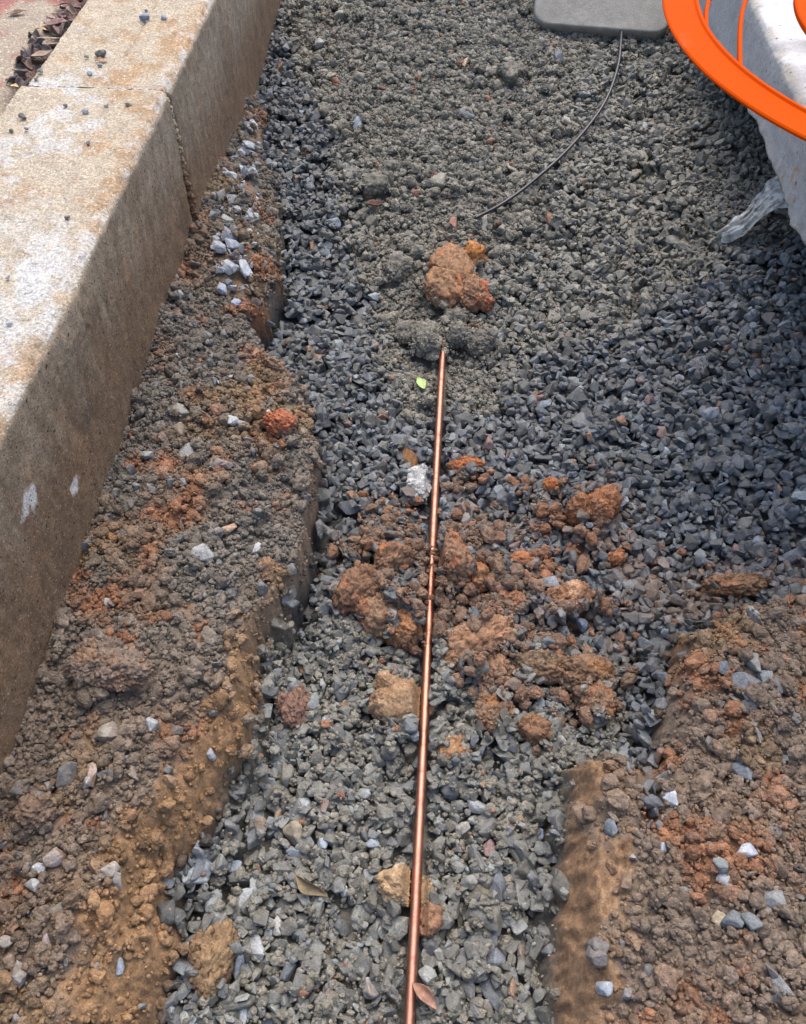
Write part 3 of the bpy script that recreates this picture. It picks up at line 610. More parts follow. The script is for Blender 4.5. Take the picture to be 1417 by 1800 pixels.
# ------------------------------------------------------------------ loose gravel and crumbs
def cand(n, wmap):
    """n points drawn with the density wmap (0..1)"""
    x = rng.uniform(X0, X1, n); y = rng.uniform(Y0, Y1, n); k = rng.uniform(0, 1, n) < bil(wmap, x, y); return x[k], y[k]
vis = (GX > -.6).astype(float)*(GX < .62+.28*GY)*(GY > -.1)
gravel_w = (1-soilm)*vis*(1-.85*core_zone)
gp, gr_, gc, gtilt = [], [], [], []
def stonecol(x, y):
    n = len(x); mudw = np.clip(.18+.85*bil(mud_zone, x, y)+.10*bil(core_zone, x, y)+.5*bil(lower_fines, x, y), 0, 1)*rng.uniform(.55, 1.1, n)
    v = np.exp(rng.normal(0, .38, n)); base = np.array([.086, .095, .107])*v[:, None]
    warm = rng.uniform(0, 1, n)[:, None]; base = base*mix(np.array([.94, 1.0, 1.1]), np.array([1.10, 1.02, .9]), warm)
    lt = rng.uniform(0, 1, n) < (.035+.05*bil(lower_fines, x, y)); base[lt] = np.array([.20, .225, .24])*rng.uniform(.7, 1.3, (lt.sum(), 1))
    rr = rng.uniform(0, 1, n); base[rr < .012] = (.26, .14, .08); base[(rr > .012) & (rr < .02)] = (.2, .13, .12)
    mud = np.array([.190, .180, .148])*rng.uniform(.75, 1.25, (n, 1))
    low = bil(lower_fines, x, y)[:, None]; base = base*(1+.25*low)
    org = bil(orange_n, x, y)*rng.uniform(0, .8, n)
    c = mix(base, mud, np.clip(mudw, 0, .92)[:, None]*.9)
    return mix(c, np.array([.25, .15, .09]), (org*.6)[:, None])
def add_stones(n, wmap, lo, hi, tries=5, sink=.35, med=None, sig=.3):
    x, y = cand(n, wmap); r = np.clip(np.exp(rng.normal(math.log(med), sig, len(x))), lo, hi)/2
    o_ = np.argsort(-r*rng.uniform(.6, 1, len(r))); x, y, r = x[o_], y[o_], r[o_]
    c = settle(x, y, r, .6, tries, sink); k = ~np.isnan(c[:, 0]); return c[k], r[k]
c1, r1 = add_stones(31000, gravel_w, .009, .042, med=.0188, sig=.34, sink=.3)
c2, r2 = add_stones(20000, gravel_w, .010, .026, med=.0145, sig=.32, sink=.3)
# stones set in the banks and the mortar mound
bank_w = soilm*vis*(1-.93*cutR)*(1-.6*cutL)*(1-.7*ss(.5, .0, fbm2(GX*10, GY*10, 3, 90)+.35))
ledge = ss(-.01, .02, sdist(pxpoly([(440,200),(470,210),(450,280),(470,360),(440,520),(380,520),(375,430),(400,300)], .15), GX, GY))
bank_w = np.clip(bank_w*.38+ledge*.8*soilm, 0, 1)
gul_w = ss(-.012, .01, gully+wob)
bank_w = np.clip(bank_w+gul_w*.9, 0, 1)
c3, r3 = add_stones(17000, bank_w, .008, .032, med=.016, sig=.36, sink=.45)
c4, r4 = add_stones(9000, core_zone*(1-soilm)*.55, .008, .03, med=.017, sig=.3, sink=.55)
pos = np.concatenate([c1, c2, c3, c4]); rad = np.concatenate([r1, r2, r3, r4]); n = len(pos)
col = stonecol(pos[:, 0], pos[:, 1])
col[:, 2] *= .96; kb = np.zeros(n, bool); kb[len(c1)+len(c2):len(c1)+len(c2)+len(c3)] = True
bc = bil(C, pos[kb, 0], pos[kb, 1]); q = rng.uniform(0, 1, kb.sum()); pal = np.where((q < .10)[:, None], np.array([.27, .28, .28]), np.array([.155, .16, .16]))*rng.uniform(.7, 1.25, (kb.sum(), 1))
led = bil(ledge, pos[kb, 0], pos[kb, 1])[:, None]; pal = mix(pal, np.array([.27, .29, .315])*rng.uniform(.7, 1.2, (kb.sum(), 1)), led)
gq = bil(gul_w, pos[kb, 0], pos[kb, 1])[:, None]; pal = mix(pal, np.array([.11, .12, .13])*rng.uniform(.7, 1.3, (kb.sum(), 1)), gq)
dirt = rng.uniform(0, 1, (kb.sum(), 1))*(1-led*.9)*(1-gq*.6); dirt = np.where(dirt > .62, .85, dirt*.5)
col[kb] = mix(pal, bc*1.05, dirt)
n_ = len(pos); tl = np.where(kb, .9, .55)
R = rotm(rng.normal(0, 1, n_)*tl, rng.normal(0, 1, n_)*tl, rng.uniform(0, 6.283, n_))
sc_all = rad*1.22
o = scatter_mesh('gravel', SP, pos, sc_all, R, col, M['stone'], False); tag(o, kind='stuff')
print('stones', n_, time.time()-T0)

def crumbcol(x, y, which):
    n = len(x); j = rng.uniform(.75, 1.25, (n, 1))
    if which == 'soil': c = bil(C, x+rng.normal(0, .006, n), y+rng.normal(0, .006, n))*j
    elif which == 'grey': c = np.array([.225, .210, .170])*j; q = rng.uniform(0, 1, n); c[q < .02] = (.3, .16, .1)
    else:
        t = rng.uniform(0, 1, (n, 1)); zz = ss(-.2, .3, fbm2(x*18, y*18, 3, 96))[:, None]
        zz = zz*(1-.75*bil(heapw, x, y)[:, None]); c = mix(np.array([.185, .128, .090]), np.array([.30, .148, .082]), np.clip(t*.5*zz+t**4*.5+zz*.5, 0, 1))*j
    return c
def add_crumbs(n, wmap, med, sig, lo, hi, tries=3, sink=.55):
    x, y = cand(n, wmap); r = np.clip(np.exp(rng.normal(math.log(med), sig, len(x))), lo, hi)/2
    c = settle(x, y, r, .7, tries, sink, 1.5); k = ~np.isnan(c[:, 0]); return c[k], r[k]
soil_w = soilm*vis*(1-.97*cutR)*(1-.45*cutL)
soil_w = soil_w*(1-.75*ledge*ss(-.2, .2, fbm2(GX*18, GY*18, 3, 97)+.12))
e1, q1 = add_crumbs(95000, soil_w*(1-gul_w*.95), .0078, .48, .0035, .028, sink=.8)
e2, q2 = add_crumbs(110000, core_zone*(1-soilm)*vis, .0075, .50, .0035, .034, sink=.65)
side = np.clip(mud_zone-core_zone, 0, 1)
e3, q3 = add_crumbs(70000, np.clip(side*.35*ss(-.2, .3, fbm2(GX*14, GY*14, 3, 93))+lower_fines*.8*ss(-.35, .15, fbm2(GX*20, GY*20, 3, 94)), 0, 1)*(1-soilm)*vis, .0068, .38, .0035, .016, sink=.5)
clus = orange_zone*ss(.12, .3, fbm2(GX*22, GY*22, 4, 95)+.02)+orange_n*.3
mx_, my_ = P(760, 1020, .02)[:2]; heapw = ss(0, .03, sdist(pxpoly([(590,960),(690,880),(880,930),(930,1060),(1090,1180),(1060,1290),(850,1230),(760,1180),(640,1100)], .02), GX, GY))
clus = np.clip(clus*.55*mix(1, .55, ss(.12, .3, GX))+heapw*ss(-.05, .2, fbm2(GX*16, GY*16, 3, 98))*.75, 0, 1)
e4, q4 = add_crumbs(90000, clus*(1-soilm), .0085, .5, .0035, .028, sink=.6)
m1_, k1_ = add_crumbs(150000, np.clip(soil_w*.8*(1-gul_w)*(1-.8*cutR)+core_zone+clus*.8+side*.3+lower_fines*.35*(1-soilm), 0, 1)*vis, .0042, .25, .0025, .006, tries=2, sink=.2)
ms_ = bil(soilm, m1_[:, 0], m1_[:, 1]) > .5; mo_ = bil(clus, m1_[:, 0], m1_[:, 1]) > .3
mc_ = crumbcol(m1_[:, 0], m1_[:, 1], 'grey'); mc_[mo_] = crumbcol(m1_[mo_, 0], m1_[mo_, 1], 'or'); mc_[ms_] = crumbcol(m1_[ms_, 0], m1_[ms_, 1], 'soil')
pos = np.concatenate([e1, e2, e3, e4, m1_]); rad = np.concatenate([q1, q2, q3, q4, k1_])
col = np.concatenate([crumbcol(e1[:, 0], e1[:, 1], 'soil'), crumbcol(e2[:, 0], e2[:, 1], 'grey'), crumbcol(e3[:, 0], e3[:, 1], 'grey'), crumbcol(e4[:, 0], e4[:, 1], 'or'), mc_])
R = rotm(rng.uniform(0, 6.28, len(pos)), rng.normal(0, .6, len(pos)), rng.uniform(0, 6.28, len(pos)))
big = rad > .0055; tiny = rad < .0031
print('crumbs', len(pos), big.sum(), time.time()-T0)
pr = CPH+CP
Vs = []
def scatter2():
    Vs, Fs, Cs, off = [], [], [], 0
    for sel, protos in ((big, CPH), (~big & ~tiny, CP), (tiny, CPT)):
        ids = np.where(sel)[0]; pick = rng.integers(0, len(protos), len(ids))
        for k, (V, Fc) in enumerate(protos):
            idx = ids[pick == k]
            if not len(idx): continue
            W = np.einsum('nij,vj->nvi', R[idx]*(rad[idx]*1.12)[:, None, None], V)+pos[idx, None, :]; nv = len(V)
            Vs.append(W.reshape(-1, 3)); Fs.append((Fc[None]+(off+np.arange(len(idx))*nv)[:, None, None]).reshape(-1, 3)); Cs.append(np.repeat(col[idx], nv, 0)); off += len(idx)*nv
    return raw_mesh('loose_soil', np.concatenate(Vs), np.concatenate(Fs), M['soil'], np.concatenate(Cs), False)
tag(scatter2(), kind='stuff')
print('crumbs built', time.time()-T0)

# ------------------------------------------------------------------ ground sheets from the height field
def sheet(name, mask):
    """cells of the height field where mask (on cells) holds"""
    ci, cj = np.where(mask); a = ci*nx+cj; Fc = np.stack([a, a+1, a+nx+1, a+nx], 1)
    used = np.unique(Fc); remap = np.full(nx*ny, -1); remap[used] = np.arange(len(used))
    V = np.stack([GX.ravel()[used], GY.ravel()[used], HB.ravel()[used]], 1)
    o = raw_mesh(name, V, remap[Fc], M['soil'], C.reshape(-1, 3)[used], True); tag(o, kind='structure'); return o
mL = (dL > 0)[:-1, :-1]; mR = (dR > 0)[:-1, :-1] & ~mL
sheet('trench_floor', ~mL & ~mR); sheet('left_soil_bank', mL); sheet('right_soil_bank', mR)

# ------------------------------------------------------------------ concrete kerbs left
KH = .478; XF = -.571; XB = -.872; yj = float(P(288, 157, KH)[1])
def kerb(name, y0, y1, label, seed, back_shift=0.0, groove=None):
    prof = []
    step = .004
    for z in np.arange(.30, KH-.006, .01): prof.append((XB+back_shift, z, -1, 0, 0))
    for x in np.arange(XB+back_shift+.004, XF-.012, step): prof.append((x, KH, 0, 1, 1))
    prof.append((XF-.008, KH-.002, .4, .8, 1)); prof.append((XF-.003, KH-.007, .7, .6, 1))
    for z in np.arange(KH-.012, -.12, -step): prof.append((XF, z, 1, 0, 2))
    prof = np.array(prof); ys = np.arange(y0, y1+1e-6, .004)
    npf, nys = len(prof), len(ys)
    X = np.tile(prof[:, 0], (nys, 1)); Z = np.tile(prof[:, 1], (nys, 1)); NX = np.tile(prof[:, 2], (nys, 1)); NZ = np.tile(prof[:, 3], (nys, 1)); K = np.tile(prof[:, 4], (nys, 1)); Y = np.tile(ys[:, None], (1, npf))
    p = np.stack([X, Y, Z], -1).reshape(-1, 3)
    d = .0018*fbm3(p*12, 3, seed)+.0008*fbm3(p*130, 3, seed+3)
    topm = (K == 1).ravel(); facem = (K == 2).ravel()
    d = np.where(topm, d*1.3+.0022*fbm3(p*150, 3, seed+4), d)
    ar = np.exp(-((p[:, 0]-XF)**2+(p[:, 2]-KH)**2)/(.0085**2))
    chip = np.maximum(0, fbm3(p*np.array([14, 26, 14]), 4, seed+6)+.12)
    d = d-ar*(.001+.030*chip)
    # crumbled flank under the arris of the near kerb, and the broken joint
    rag = np.exp(-((p[:, 1]-float(P(95, 600, .40)[1]))/.10)**2)*np.exp(-((p[:, 2]-.425)/.04)**2)*facem
    d = d+rag*(.006*wor3(p*95, 9)+.004*wor3(p*45, 8))
    jd = np.abs(p[:, 1]-yj-.006*fbm3(p*np.array([0, 0, 40.]), 3, 12)); d = d-np.where(topm, .0012, .014)*np.exp(-(jd/(.007+.012*ss(.42, .2, p[:, 2])))**2)*(1+.5*fbm3(p*60, 3, 5))
    if groove is not None:
        gd = np.abs(p[:, 0]-groove); d = d-.006*np.exp(-(gd/.0025)**2)*topm*(p[:, 1] > yj+.14)
    V = p+np.stack([NX.ravel(), 0*p[:, 0], NZ.ravel()], 1)*d[:, None]
    # colours
    cream = np.array([.50, .42, .31]); tan = np.array([.42, .27, .145]); white = np.array([.60, .59, .56])
    a = fbm3(p*12, 4, 21); b2 = fbm3(p*38, 3, 22); wh = fbm3(p*8+4, 4, 23)
    wq = P(80, 470, KH); glare_patch = np.exp(-(((p[:, 0]-wq[0]+.02)/.10)**2+((p[:, 1]-wq[1]+.05)/.22)**2))  # broad white area: blown-out light on the top, put into its colour
    ct = mix(cream, tan, ss(-.05, .35, a+.5*b2)[:, None]*.8)
    ct = mix(ct, white, np.clip(ss(.25, .5, wh+.5*b2)*.7+glare_patch*ss(-.5, .2, b2+wh)*1.0, 0, 1)[:, None]); ct = ct*(1+.22*fbm3(p*110, 3, 24))[:, None]
    ct = mix(ct, white, (np.exp(-((p[:, 1]-yj)/.006)**2)*.7*ss(-.3, .2, b2))[:, None]); edge = ss(.045, .01, XF-p[:, 0])*topm; ct = mix(ct, mix(tan, white, ss(-.1, .25, fbm3(p*30, 3, 25))[:, None]), edge[:, None]*.6)
    grey = np.array([.28, .235, .18]); brown = np.array([.185, .120, .072]); dk = np.array([.120, .084, .056])
    st = fbm3(p*np.array([30, 60, 5]), 5, 26); hz = (p[:, 2]-.17)/(KH-.17); far = ss(.8, 1.9, p[:, 1])
    g = ss(.30, 1.25, hz*(.85+.6*far)+.35*st+.05)
    cf = mix(brown, grey, g[:, None]); cf = mix(cf, dk, ss(.05, .5, fbm3(p*9, 3, 27))[:, None]*.5)
    cf = mix(cf, np.array([.27, .16, .09]), (ss(.0, .6, fbm3(p*np.array([16, 30, 8])+8, 4, 28))*.45)[:, None]); cf = mix(cf, np.array([.30, .24, .17]), (ss(.35, 1.05, hz+.3*st)*.6)[:, None]); cf = cf*(1+.35*fbm3(p*np.array([70, 90, 40]), 4, 33))[:, None]
    for (wx, wy, sz) in ((55, 870, .016), (132, 850, .010), (15, 1370, .02)):
        q = P(wx, wy, .36)
        tt = (XF-0)/q[0]; q = np.array([q[0]*tt, q[1]*tt, CZ+(q[2]-CZ)*tt])
        wp = np.exp(-(((p[:, 1]-q[1])/(sz*1.9))**2+((p[:, 2]-q[2])/(sz*1.3))**2))
        cf = mix(cf, np.array([.62, .60, .58]), (ss(.45, .75, wp+.9*fbm3(p*np.array([60, 60, 40]), 4, 29))*facem*(wp > .08))[:, None])
    jb = np.exp(-((p[:, 1]-yj)/.035)**2)*ss(.36, .26, p[:, 2]); cf = mix(cf, np.array([.28, .16, .08]), jb[:, None]*.7)
    cc = np.where(facem[:, None], cf, ct)
    arm = np.clip(ar*1.2, 0, 1)*ss(-.3, .2, fbm3(p*24, 3, 30)); cc = mix(cc, mix(np.array([.62, .52, .38]), white, far[:, None]), arm[:, None]*.8)
    i, j = np.meshgrid(np.arange(nys-1), np.arange(npf-1), indexing='ij'); a0 = (i*npf+j).ravel()
    Fc = np.stack([a0, a0+npf, a0+npf+1, a0+1], 1)[:, ::-1]
    kk = (K[:-1, :-1] == 2).ravel()
    Fc = np.concatenate([Fc, ]) 
    o = raw_mesh(name, V, Fc, M['kerb_top'], cc, True); o.data.materials.append(M['kerb_face'])
    o.data.polygons.foreach_set('material_index', kk.astype(np.int32))
    # end caps
    me = o.data
    tag(o, label, 'kerb', 'concrete kerb stones along the trench'); return o
kerb('concrete_kerb', -.5, yj-.0004, 'nearer long kerb with cream and white blotched top and muddy brown face', 3)
kerb('concrete_kerb', yj+.0004, 3.5, 'farther kerb beyond the joint with a thin groove in its top', 4, back_shift=.012, groove=float(P(245, 55, KH)[0]))
# crumbled mortar squeezed out of the joint
Vj, Fj = [], []; off = 0
for k in range(95):
    t = k/94; zz = KH-.02-t*.33; V, Fc = CPH[k % 12]; r_ = random.uniform(.004, .0075)*(1+1.2*max(0, t-.6))
    Vj.append(V*r_+np.array([XF-.007+random.uniform(-.002, .003), yj+random.uniform(-.004, .004)*(1+6*max(0, t-.55)), zz])); Fj.append(Fc+off); off += len(V)
Vj = np.concatenate(Vj); cj = mix(np.array([.42, .34, .22]), np.array([.17, .10, .06]), ss(.40, .24, Vj[:, 2])[:, None])
o = raw_mesh('mortar_joint', Vj, np.concatenate(Fj), M['soil'], cj, True); tag(o, 'ragged crumbling mortar running down the joint between the two kerbs', 'mortar joint')

# pavement behind the kerb, reddish and sandy
xs = np.arange(-2.2, XB+.03, .01); ys = np.arange(-.5, 3.6, .01); A_, B_ = np.meshgrid(xs, ys)
pz = KH-.022-.018*ss(.10, .0, XB-A_)+.0015*fbm2(A_*60, B_*60, 3, 3)
pc = mix(np.array([.40, .33, .25]), np.array([.36, .12, .10]), (ss(-.05, .2, fbm2(A_*10, B_*10, 3, 5)+.35*ss(1.72, 1.55, B_)*ss(-1.06, -.9, A_)-.12))[..., None]*.8)
pc = mix(pc, np.array([.06, .05, .045]), ss(.06, .01, XB-A_+.02*fbm2(A_*20, B_*20, 3, 6))[..., None])
mm, nn = A_.shape; i, j = np.meshgrid(np.arange(mm-1), np.arange(nn-1), indexing='ij'); a0 = (i*nn+j).ravel()
o = raw_mesh('pavement', np.stack([A_, B_, pz], -1).reshape(-1, 3), np.stack([a0, a0+1, a0+nn+1, a0+nn], 1), M['kerb_top'], pc.reshape(-1, 3), True); tag(o, kind='structure')

# dead leaves
def leaf(px, py, z, L, W, ang, col, label, name='dead_leaf', cat='leaf', group=None, curl=.5, tilt=(0, 0), mat='leaf', c=None):
    c = P(px, py, z) if c is None else c; u = np.linspace(-1, 1, 22); v = np.linspace(-1, 1, 11); U, Vv = np.meshgrid(u, v, indexing='ij')
    wd = np.maximum(0, 1-np.abs(U)**1.8)**1.05*(1-.25*U); s = px*13+py
    x = U*L/2; y = Vv*wd*W/2; z_ = curl*W*(.5*Vv**2*wd**2+.25*np.sin(U*3+s))+.08*W*fbm2(U*2+s, Vv*2, 3, 4)+.03*W*np.abs(Vv)
    p = np.stack([x, y, z_], -1).reshape(-1, 3)
    R = rotm(np.array([tilt[0]]), np.array([tilt[1]]), np.array([math.radians(ang)]))[0]; p = p@R.T; p[:, 2] -= p[:, 2].min()
    i, j = np.meshgrid(np.arange(21), np.arange(10), indexing='ij'); a0 = (i*11+j).ravel()
    cc = np.array(col)*(1+.3*fbm3(p*80+s, 3, 5))[:, None]
    o = raw_mesh(name, p, np.stack([a0, a0+11, a0+12, a0+1], 1), M[mat], cc, True); o.location = c
    md = o.modifiers.new('thickness', 'SOLIDIFY'); md.thickness = .0006
    tag(o, label, cat, group); return o
pzl = KH-.035
rl = random.Random(3)
leaf(100, 44, pzl+.02, .055, .028, 10, (.24, .14, .12), 'broad pinkish brown leaf on top of the dark litter')
leaf(30, 24, pzl+.016, .045, .018, 20, (.22, .13, .08), 'lone brown leaf curled on the sandy pavement')
leaf(70, 52, pzl+.018, .04, .012, -10, (.42, .30, .16), 'yellow tan leaf below the broad pinkish leaf')
leaf(86, 67, pzl+.018, .055, .007, 3, (.36, .25, .16), 'thin straw coloured leaf stalk across the litter', name='leaf_stalk', cat='leaf stalk', curl=.2)
leaf(75, 98, pzl+.018, .05, .022, 40, (.34, .24, .18), 'pale brown curled leaf lower in the litter')
leaf(26, 152, pzl+.02, .022, .010, -25, (.62, .42, .18), 'golden chip of leaf against the kerb back')
for k in range(46):
    t = k/45; px = mix(135, 30, t)+rl.uniform(-30, 22)*(1-.4*t); py = mix(-5, 150, t)+rl.uniform(-12, 12)
    q = rl.random(); cl = (.09, .07, .065) if q < .5 else ((.17, .10, .085) if q < .8 else (.24, .16, .12))
    leaf(px, py, pzl+rl.uniform(0, .018), rl.uniform(.025, .05), rl.uniform(.012, .024), rl.uniform(0, 360), cl, 'small dark dry leaf in the litter heaped behind the kerb', group='dark litter leaves behind the kerb', curl=rl.uniform(.3, 1.2), tilt=(rl.uniform(-.5, .5), rl.uniform(-.4, .4)))
leaf(178, 108, KH+.002, .026, .012, 5, (.40, .24, .13), 'small brown leaf under the dark lump on the kerb top')
# grit on the kerb top
for (a_, b_, ww, hh, an, cl, lb) in [
    (254, 34, 20, 11, 0, (.20, .25, .36), 'largest blue stone chip on the farther kerb'),
    (288, 33, 10, 8, 0, (.30, .36, .42), 'small blue chip right of the largest one'),
    (257, 20, 7, 5, 0, (.25, .28, .32), 'tiny grey chip above the largest blue one'),
    (177, 98, 22, 14, -10, (.14, .13, .11), 'dark grey lump on the farther kerb'),
    (153, 101, 9, 6, 0, (.25, .26, .24), 'small grey crumb left of the dark lump'),
    (176, 116, 10, 6, 0, (.3, .3, .28), 'small grey crumb under the dark lump'),
    (72, 127, 12, 9, -20, (.24, .24, .21), 'grey chip on the back edge of the joint'),
    (65, 139, 9, 9, 0, (.34, .30, .22), 'tan grey chip next to the back edge'),
    (158, 131, 11, 7, 0, (.26, .34, .42), 'small blue chip sitting on the joint line'),
    (150, 198, 12, 10, 20, (.30, .34, .38), 'blue grey chip in the middle of the nearer kerb'),
    (226, 185, 13, 8, 10, (.27, .25, .21), 'dull grey chip near the front edge of the nearer kerb'),
    (40, 207, 14, 11, 20, (.16, .15, .13), 'dark crumb on the orange patch of the nearer kerb'),
    (47, 229, 8, 7, 0, (.2, .19, .17), 'dark crumb just below another on the nearer kerb'),
    (20, 231, 8, 6, 0, (.16, .15, .13), 'small dark crumb by the back of the nearer kerb'),
    (116, 187, 9, 6, 0, (.2, .2, .19), 'small dark crumb left of the blue grey chip'),
    (155, 253, 8, 8, 0, (.16, .17, .17), 'dark pebble lower on the nearer kerb'),
    (187, 187, 8, 6, 0, (.5, .48, .42), 'whitish crumb on the nearer kerb'),
    (119, 384, 10, 7, 0, (.2, .13, .09), 'reddish dark speck stone on the glaringly bright kerb top'),
    (15, 489, 9, 7, 0, (.3, .34, .38), 'small blue grey chip on the glaringly bright part'),
    (18, 571, 14, 8, 0, (.45, .47, .5), 'pale chip on the kerb top near the front corner')]:
    stone(a_, b_, ww, hh, an, cl, lb, name='stone_chip', cat='stone chip', group='grit on the kerb tops', G=KH+.002, sink=.1, flat=.7)

# ------------------------------------------------------------------ copper rod, cable
def tube(name, pts, r, mat, seg=20, wob_=0.0, closed_ends=True):
    pts = np.array(pts, float); n = len(pts); tg = np.gradient(pts, axis=0); tg /= np.linalg.norm(tg, axis=1)[:, None]
    up = np.array([0, 0, 1.0]); sx = np.cross(tg, up); sx /= np.linalg.norm(sx, axis=1)[:, None]; sy = np.cross(sx, tg)
    a = np.linspace(0, 2*math.pi, seg, endpoint=False); rr = r if np.ndim(r) else np.full(n, r)
    V = pts[:, None]+rr[:, None, None]*(np.cos(a)[None, :, None]*sx[:, None]+np.sin(a)[None, :, None]*sy[:, None]); V = V.reshape(-1, 3)
    i, j = np.meshgrid(np.arange(n-1), np.arange(seg), indexing='ij'); j2 = (j+1) % seg
    Fc = np.stack([i*seg+j, i*seg+j2, (i+1)*seg+j2, (i+1)*seg+j], -1).reshape(-1, 4)
    V = np.concatenate([V, pts[:1], pts[-1:]]); c0, c1_ = len(V)-2, len(V)-1; jj = np.arange(seg); j2 = (jj+1) % seg
    o = raw_mesh(name, V, Fc, mat, None, True)
    bm = bmesh.new(); bm.from_mesh(o.data); bm.verts.ensure_lookup_table()
    for k in range(seg):
        bm.faces.new((bm.verts[int(j2[k])], bm.verts[k], bm.verts[c0])); e = (n-1)*seg
        bm.faces.new((bm.verts[e+k], bm.verts[int(e+j2[k])], bm.verts[c1_]))
    bm.to_mesh(o.data); bm.free(); return o
ys = np.linspace(-.35, rod_end[1]+.03, 90); rr_ = np.full(90, ROD_R)
rod = tube('copper_rod', [(0.0006*math.sin(y*5), y, rod_z-.0+.0015*math.sin(y*3)) for y in ys], rr_, M['copper'], 32)
tag(rod, 'long straight copper earthing rod lying along the trench with its far end buried', 'copper rod')
# mud crumbs stuck on the rod
for cl_ in ([(763, 965), (760, 972), (768, 978)], [(757, 998), (764, 1000), (753, 1000)], [(760, 1052), (754, 1055), (749, 1071)], [(752, 1118), (748, 1131)], [(770, 898)]):
    Vj, Fj, off = [], [], 0
    for (px, py) in cl_:
        for k in range(3):
            c = P(px+random.uniform(-4, 4), py+random.uniform(-4, 4), rod_z+.006); V, Fc = CPH[(px+k) % 12]
            Vj.append(V*random.uniform(.003, .0055)+c); Fj.append(Fc+off); off += len(V)
    Vj = np.concatenate(Vj); raw_mesh('mud_crust', Vj, np.concatenate(Fj), M['soil'], np.tile([.24, .14, .09], (len(Vj), 1)), True, rod)
cp = [(1094, 40), (1092, 66), (1088, 108), (1077, 148), (1063, 180), (1042, 212), (1012, 248), (980, 281), (948, 309), (915, 336), (880, 360), (850, 376), (836, 383)]
cw_ = np.array([at_h(a, b) for a, b in cp])
hz_ = np.convolve(np.r_[cw_[0, 2], cw_[:, 2], cw_[-1, 2]], [.25, .5, .25], 'valid')+.018
cw_ = np.array([P(a, b, z) for (a, b), z in zip(cp, hz_)])
def crs(pts, m=10):
    out = []; q = [2*pts[0]-pts[1]]+list(pts)+[2*pts[-1]-pts[-2]]
    for k in range(1, len(q)-2):
        for t in np.linspace(0, 1, m, endpoint=False):
            p0, p1, p2, p3 = q[k-1:k+3]; out.append(.5*((2*p1)+(-p0+p2)*t+(2*p0-5*p1+4*p2-p3)*t*t+(-p0+3*p1-3*p2+p3)*t**3))
    out.append(q[-2]); return np.array(out)
cab = tube('black_cable', crs(cw_), .0042, M['cable'], 14); tag(cab, 'thin black cable curving down the grey mound from under the concrete block', 'cable')

# ------------------------------------------------------------------ grey concrete block at the back
def rbox_mesh(name, w_, d_, h_, rc, mat, colr, res=.006):
    """block with plan-rounded corners, slightly rough"""
    seg = 10; out = []
    for cx, cy, a0 in ((w_/2-rc, d_/2-rc, 0), (-w_/2+rc, d_/2-rc, 90), (-w_/2+rc, -d_/2+rc, 180), (w_/2-rc, -d_/2+rc, 270)):
        for k in range(seg+1):
            a = math.radians(a0+90*k/seg); out.append((cx+rc*math.cos(a), cy+rc*math.sin(a)))
    o2 = []
    for k in range(len(out)):
        a = np.array(out[k]); b_ = np.array(out[(k+1) % len(out)]); m_ = max(1, int(np.linalg.norm(b_-a)/res))
        for t in range(m_): o2.append(a+(b_-a)*t/m_)
    o2 = np.array(o2); n = len(o2); rings = []
    for z in np.arange(0, h_-.006, res): rings.append(np.c_[o2, np.full(n, z)])
    for s_, z in ((.995, h_-.003), (.985, h_)): rings.append(np.c_[o2*s_, np.full(n, z)])
    for s_ in np.linspace(.96, .02, 34): rings.append(np.c_[o2*s_, np.full(n, h_)])
    V = np.concatenate(rings); m_ = len(rings)
    i, j = np.meshgrid(np.arange(m_-1), np.arange(n), indexing='ij'); j2 = (j+1) % n
    Fc = np.stack([i*n+j, i*n+j2, (i+1)*n+j2, (i+1)*n+j], -1).reshape(-1, 4)
    V = V+(.0025*fbm3(V*45, 4, 3)+.001*fbm3(V*200, 2, 4))[:, None]*V/np.linalg.norm(V+1e-6, axis=1)[:, None]
    cc = np.array(colr)*(1+.15*fbm3(V*14, 3, 6))[:, None]
    return raw_mesh(name, V, Fc, mat, cc, True)
blk = rbox_mesh('concrete_block', .385, .34, .12, .045, M['paver'], (.34, .325, .285), .005)
tb = math.radians(38); pe = P(1065, 50, .245)                 # tilted back: its broad face looks up at the trench
blk.rotation_euler = (tb, math.radians(1), math.radians(-4))
dv = np.array([0, .17*math.cos(tb)+.12*math.sin(tb), .17*math.sin(tb)-.12*math.cos(tb)]); blk.location = tuple(pe+dv)
tag(blk, 'grey concrete block with rounded corners leaning on the top of the mound over the cable', 'concrete block')

